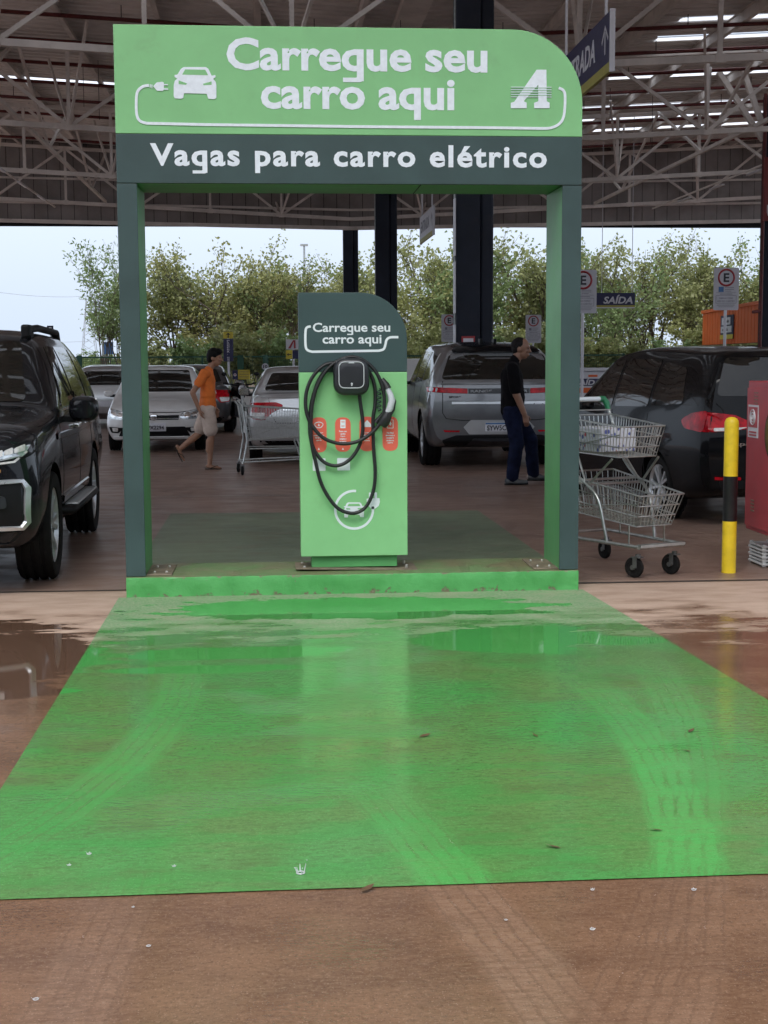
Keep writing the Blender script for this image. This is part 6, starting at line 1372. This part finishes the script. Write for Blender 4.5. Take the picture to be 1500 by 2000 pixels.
# -- boy in orange, mid-stride to the right
fo = atz(415, 916); by = thing('person', 'boy in orange T-shirt and beige shorts walking right in brown sandals', 'person', (fo.x, fo.y, 0))
J = dict(hip=(-.05, 0, .90), waist=(-.045, 0, 1.02), chest=(-.045, 0, 1.24), neck=(-.02, 0, 1.42), head=(.055, 0, 1.575))
b = MB(); C_ = lambda *a, **k: capsule(b, *a, **k)
capsule(b, J['hip'], J['waist'], .115, .105, a=(1, 0, 0), ka=.85, kb=1.2); capsule(b, J['waist'], J['chest'], .105, .115, a=(1, 0, 0), ka=.85, kb=1.25); capsule(b, (-.05, -.12, 1.35), (-.05, .12, 1.35), .055, .055); capsule(b, J['chest'], J['neck'], .09, .05, a=(1, 0, 0)); capsule(b, J['neck'], (.03, 0, 1.50), .050, .050)
Rb = head(b, J['head'], 1.0, -.22, .06)
def limb(pts, rs):
    for i in range(len(pts)-1): capsule(b, pts[i], pts[i+1], rs[i], rs[i+1])
nl = [(-.05, -.085, .88), (-.005, -.09, .49), (-.035, -.085, .09)]; limb(nl, [.080, .052, .036]); capsule(b, (-.03, -.088, .40), (-.04, -.088, .27), .054, .046)
capsule(b, (-.06, -.085, .045), (.07, -.09, .030), .034, .030, a=(0, 0, 1), ka=.75, kb=1.1); capsule(b, (.07, -.09, .028), (.115, -.088, .022), .028, .020, a=(0, 0, 1), ka=.7, kb=1.4)
fl = [(-.06, .085, .88), (-.19, .09, .50), (-.45, .085, .295)]; limb(fl, [.080, .052, .036]); capsule(b, (-.24, .09, .46), (-.33, .088, .39), .053, .046)
capsule(b, (-.495, .085, .32), (-.435, .09, .18), .033, .030, a=(1, 0, 0), ka=.8, kb=1.15); capsule(b, (-.435, .09, .18), (-.405, .09, .125), .027, .020, a=(1, 0, 0), ka=.7, kb=1.3)
na = [(-.085, -.175, 1.36), (-.25, -.20, 1.09), (-.165, -.19, .86)]; limb(na, [.050, .040, .028]); hand(b, na[2], (.25, .02, -.75), (-1, -.3, 0), .95, .35, 1)
fa_ = [(-.03, .17, 1.36), (-.02, .20, 1.09), (.05, .18, .87)]; limb(fa_, [.050, .040, .028]); hand(b, fa_[2], (.2, 0, -.9), (.3, .8, .2), .95, .4, -1)
bd_ = blob('body', b, 'skin', by, .0075, 4)
eyes(by, J['head'], Rb, 1.0)
b = MB()
capsule(b, (-.05, 0, .90), (-.045, 0, 1.04), .142, .128, a=(1, 0, 0), ka=.86, kb=1.2); capsule(b, (-.045, 0, 1.04), (-.045, 0, 1.26), .128, .128, a=(1, 0, 0), ka=.88, kb=1.27); capsule(b, (-.055, -.135, 1.36), (-.045, .135, 1.36), .066, .066); capsule(b, (-.05, 0, 1.28), (-.03, 0, 1.40), .105, .068, a=(1, 0, 0), kb=1.25)
capsule(b, (-.085, -.175, 1.36), (-.165, -.19, 1.22), .068, .066); capsule(b, (-.03, .17, 1.36), (-.025, .185, 1.22), .068, .066)
blob('tshirt', b, 'tee', by, .009, 3, .010, 3)
b = MB(); capsule(b, (-.05, 0, .86), (-.05, 0, .92), .125, .118, a=(1, 0, 0), ka=.92, kb=1.25)
capsule(b, (-.055, -.085, .84), (-.012, -.09, .56), .108, .100); capsule(b, (-.065, .085, .84), (-.16, .09, .58), .108, .100)
blob('shorts', b, 'shorts', by, .009, 3, .009, 8)
b = MB(); hc_ = J['head']
k0 = len(b.v); b.sphere((-.012, 0, .045), (.106, .088, .100), 18, 12); b.sphere((.050, 0, .098), (.066, .074, .040), 14, 8); b.sphere((-.05, 0, .0), (.065, .078, .085), 14, 10)
for i in range(k0, len(b.v)): v = Rb @ Vector(b.v[i]); b.v[i] = (v.x+hc_[0], v.y+hc_[1], v.z+hc_[2])
blob('hair', b, 'hair', by, .008, 1, .006, 1)
sl_ = MB().tube([(-.10, -.088, .008), (-.02, -.088, .008), (.07, -.09, .008), (.135, -.088, .010)], [.030, .034, .044, .030], 10, flat=(.22, 1), up=(0, 0, 1)).build('sandal', 'sandal', by, smooth=60, local=True)
MB().tube([(.08, -.088, .05), (.03, -.055, .045), (-.02, -.05, .015)], .007, 6).tube([(.08, -.088, .05), (.03, -.122, .045), (-.02, -.126, .015)], .007, 6).build('strap', 'sandal', sl_, local=True)
sl_ = MB().tube([(-.535, .085, .315), (-.50, .087, .24), (-.462, .09, .16), (-.43, .09, .10)], [.030, .034, .042, .028], 10, flat=(.22, 1), up=(1, 0, .5)).build('sandal', 'sandal', by, smooth=60, local=True)
MB().tube([(-.40, .09, .155), (-.43, .055, .20), (-.49, .05, .23)], .007, 6).tube([(-.40, .09, .155), (-.43, .125, .20), (-.49, .128, .23)], .007, 6).build('strap', 'sandal', sl_, local=True)
# -- man in black, walking right
fo = atz(998, 946); mn_ = thing('person', 'man in black shirt and dark jeans walking right past the grey SUV', 'person', (fo.x, fo.y, 0))
H = (.115, 0, 1.665); b = MB()
capsule(b, (.01, 0, .95), (.015, 0, 1.08), .135, .135, a=(1, 0, 0), ka=.9, kb=1.2); capsule(b, (.015, 0, 1.08), (0, 0, 1.32), .135, .135, a=(1, 0, 0), ka=.9, kb=1.25); capsule(b, (-.01, -.15, 1.44), (.01, .15, 1.44), .06, .06); capsule(b, (.0, 0, 1.36), (.04, 0, 1.52), .09, .058, a=(1, 0, 0)); capsule(b, (.04, 0, 1.50), (.085, 0, 1.60), .058, .058)
Rm = head(b, H, 1.06, -.35, .05)
na = [(-.02, -.205, 1.43), (.02, -.235, 1.12), (.125, -.22, .87)]; limb(na, [.058, .048, .033]); hand(b, na[2], (.25, .05, -.9), (.1, -1, .1), 1.05, .55, 1)
fa_ = [(.02, .205, 1.43), (-.03, .235, 1.13), (.03, .21, .88)]; limb(fa_, [.058, .048, .033]); hand(b, fa_[2], (.1, 0, -1), (0, 1, .1), 1.05, .55, -1)
nl = [(.0, -.095, .92), (.05, -.10, .50), (-.01, -.095, .09)]; limb(nl, [.095, .062, .045]); fl = [(.02, .095, .92), (.26, .10, .55), (.30, .095, .13)]; limb(fl, [.095, .062, .045])
capsule(b, (-.02, -.097, .05), (.12, -.10, .035), .038, .030, a=(0, 0, 1), ka=.8, kb=1.1); capsule(b, (.30, .097, .085), (.42, .10, .06), .038, .030, a=(0, 0, 1), ka=.8, kb=1.1)
blob('body', b, 'skin2', mn_, .008, 4); eyes(mn_, H, Rm, 1.06)
b = MB(); capsule(b, (.01, 0, .94), (.015, 0, 1.08), .160, .160, a=(1, 0, 0), ka=.92, kb=1.2); capsule(b, (.015, 0, 1.08), (0, 0, 1.33), .160, .150, a=(1, 0, 0), ka=.90, kb=1.28); capsule(b, (-.01, -.165, 1.435), (.01, .165, 1.435), .076, .076); capsule(b, (.0, 0, 1.36), (.03, 0, 1.48), .115, .075, a=(1, 0, 0), kb=1.25)
capsule(b, (-.02, -.205, 1.43), (.012, -.232, 1.17), .080, .072); capsule(b, (.02, .205, 1.43), (-.02, .232, 1.17), .080, .072); capsule(b, (.035, 0, 1.50), (.05, 0, 1.53), .072, .070)
blob('polo_shirt', b, 'polo', mn_, .010, 3, .010, 5)
b = MB(); capsule(b, (.01, 0, .88), (.01, 0, .97), .140, .138, a=(1, 0, 0), ka=.92, kb=1.2); limb([(.0, -.095, .90), (.05, -.10, .50), (-.005, -.095, .10)], [.118, .090, .078]); limb([(.02, .095, .90), (.26, .10, .55), (.295, .095, .14)], [.118, .090, .078])
blob('jeans', b, 'jeans', mn_, .010, 3, .010, 2)
b = MB(); k0 = len(b.v); b.sphere((-.020, 0, .040), (.098, .084, .096), 18, 12); b.sphere((-.05, 0, -.005), (.058, .078, .065), 14, 10)
for i in range(k0, len(b.v)): v = Rm @ (Vector(b.v[i])*1.06); b.v[i] = (v.x+H[0], v.y+H[1], v.z+H[2])
blob('hair', b, 'hair2', mn_, .008, 1, .003, 4)
for x0, yy, zz_ in ((-.05, -.098, 0), (.27, .098, .03)):
    b = MB(); capsule(b, (x0, yy, .052+zz_), (x0+.10, yy, .050+zz_), .046, .044, a=(0, 0, 1), ka=.95, kb=1.0); capsule(b, (x0+.08, yy, .042+zz_), (x0+.21, yy, .036+zz_), .043, .034, a=(0, 0, 1), ka=.8, kb=1.15); o = blob('shoe', b, 'shoe', mn_, .007, 3)
    MB().tube([(x0-.045, yy, .012+zz_), (x0+.05, yy, .012+zz_), (x0+.15, yy, .012+zz_), (x0+.245, yy, .016+zz_)], [.036, .042, .048, .032], 10, flat=(.28, 1), up=(0, 0, 1)).build('sole', 'plastic_blk', o, smooth=60, local=True)

# ------------------------------------------------------------------ fallen leaves and rain splashes
M['dead_leaf'] = pm('dead_leaf', (.10, .055, .025), .6, var=.3, vs=40)
for i, (px, py_, s_) in enumerate([(1080, 1655, .045), (830, 1438, .05), (1280, 1622, .04), (1350, 1428, .04), (718, 1737, .05), (1045, 1437, .035), (1340, 1467, .035),]):
    p = atz(px, py_, .006); R = random.Random(i); a = R.uniform(0, PI); V = []
    for (u, v, z) in ((-1, 0, .0), (-.4, .32, .006), (.3, .28, .010), (1, 0, .014), (.3, -.28, .004), (-.4, -.32, .002), (0, 0, .002)): x_, y_ = u*s_*.6, v*s_*.6; V.append((p.x+x_*math.cos(a)-y_*math.sin(a), p.y+x_*math.sin(a)+y_*math.cos(a), .008+z*s_*12))
    o = MB().add([(x-p.x, y-p.y, z) for x, y, z in V], [(0, 1, 6), (1, 2, 6), (2, 3, 6), (3, 4, 6), (4, 5, 6), (5, 0, 6)]).build('fallen_leaf', 'dead_leaf'); o.location = (p.x, p.y, 0)
    tag(o, 'curled dark leaf near the front edge of the green bay' if i == 0 else 'dry brown leaf scrap lying on the wet green bay', 'leaf', 'leaf scraps on the green bay')
N = NT('splash_water'); N.p.inputs['Base Color'].default_value = (.9, .92, .93, 1); N.p.inputs['Roughness'].default_value = .08; N.p.inputs['Transmission Weight'].default_value = .6; N.p.inputs['IOR'].default_value = 1.33; M['splash'] = N.m
for i, (px, py_, s_) in enumerate([(587, 1705, 1.15), (174, 1668, .6), (135, 1690, .5), (340, 1692, .5), (290, 1848, .5), (70, 1952, .6), (1157, 1738, .5), (1355, 1738, .6), (1157, 1815, .6), (988, 1797, .4), (260, 1772, .35)]):
    p = atz(px, py_, .006); R = random.Random(i+40); b = MB()
    b.tube([(.010*s_*math.cos(2*PI*k/14), .010*s_*math.sin(2*PI*k/14), .004) for k in range(14)], .0026*s_, 6, closed=True)
    for k in range(7 if i == 0 else 4):
        a = 2*PI*k*.61+R.uniform(-.3, .3); h = R.uniform(.010, .036 if i == 0 else .020)*s_; b.tube([(.009*s_*math.cos(a), .009*s_*math.sin(a), .003), (.014*s_*math.cos(a), .014*s_*math.sin(a), h)], [.0024*s_, .0008*s_], 5)
        if k % 2: b.sphere((.017*s_*math.cos(a), .017*s_*math.sin(a), h*1.35), .0017*s_, 6, 4)
    o = b.build('rain_splash', 'splash', smooth=60); o.scale = (1.0, 1.0, .8); o.location = (p.x, p.y, .004)
    tag(o, 'largest raindrop splash on the green paint near its front edge' if i == 0 else 'small raindrop splash crown on the wet floor', 'splash', 'raindrop splashes on the wet floor')

bpy.data.scenes.remove(TMP)
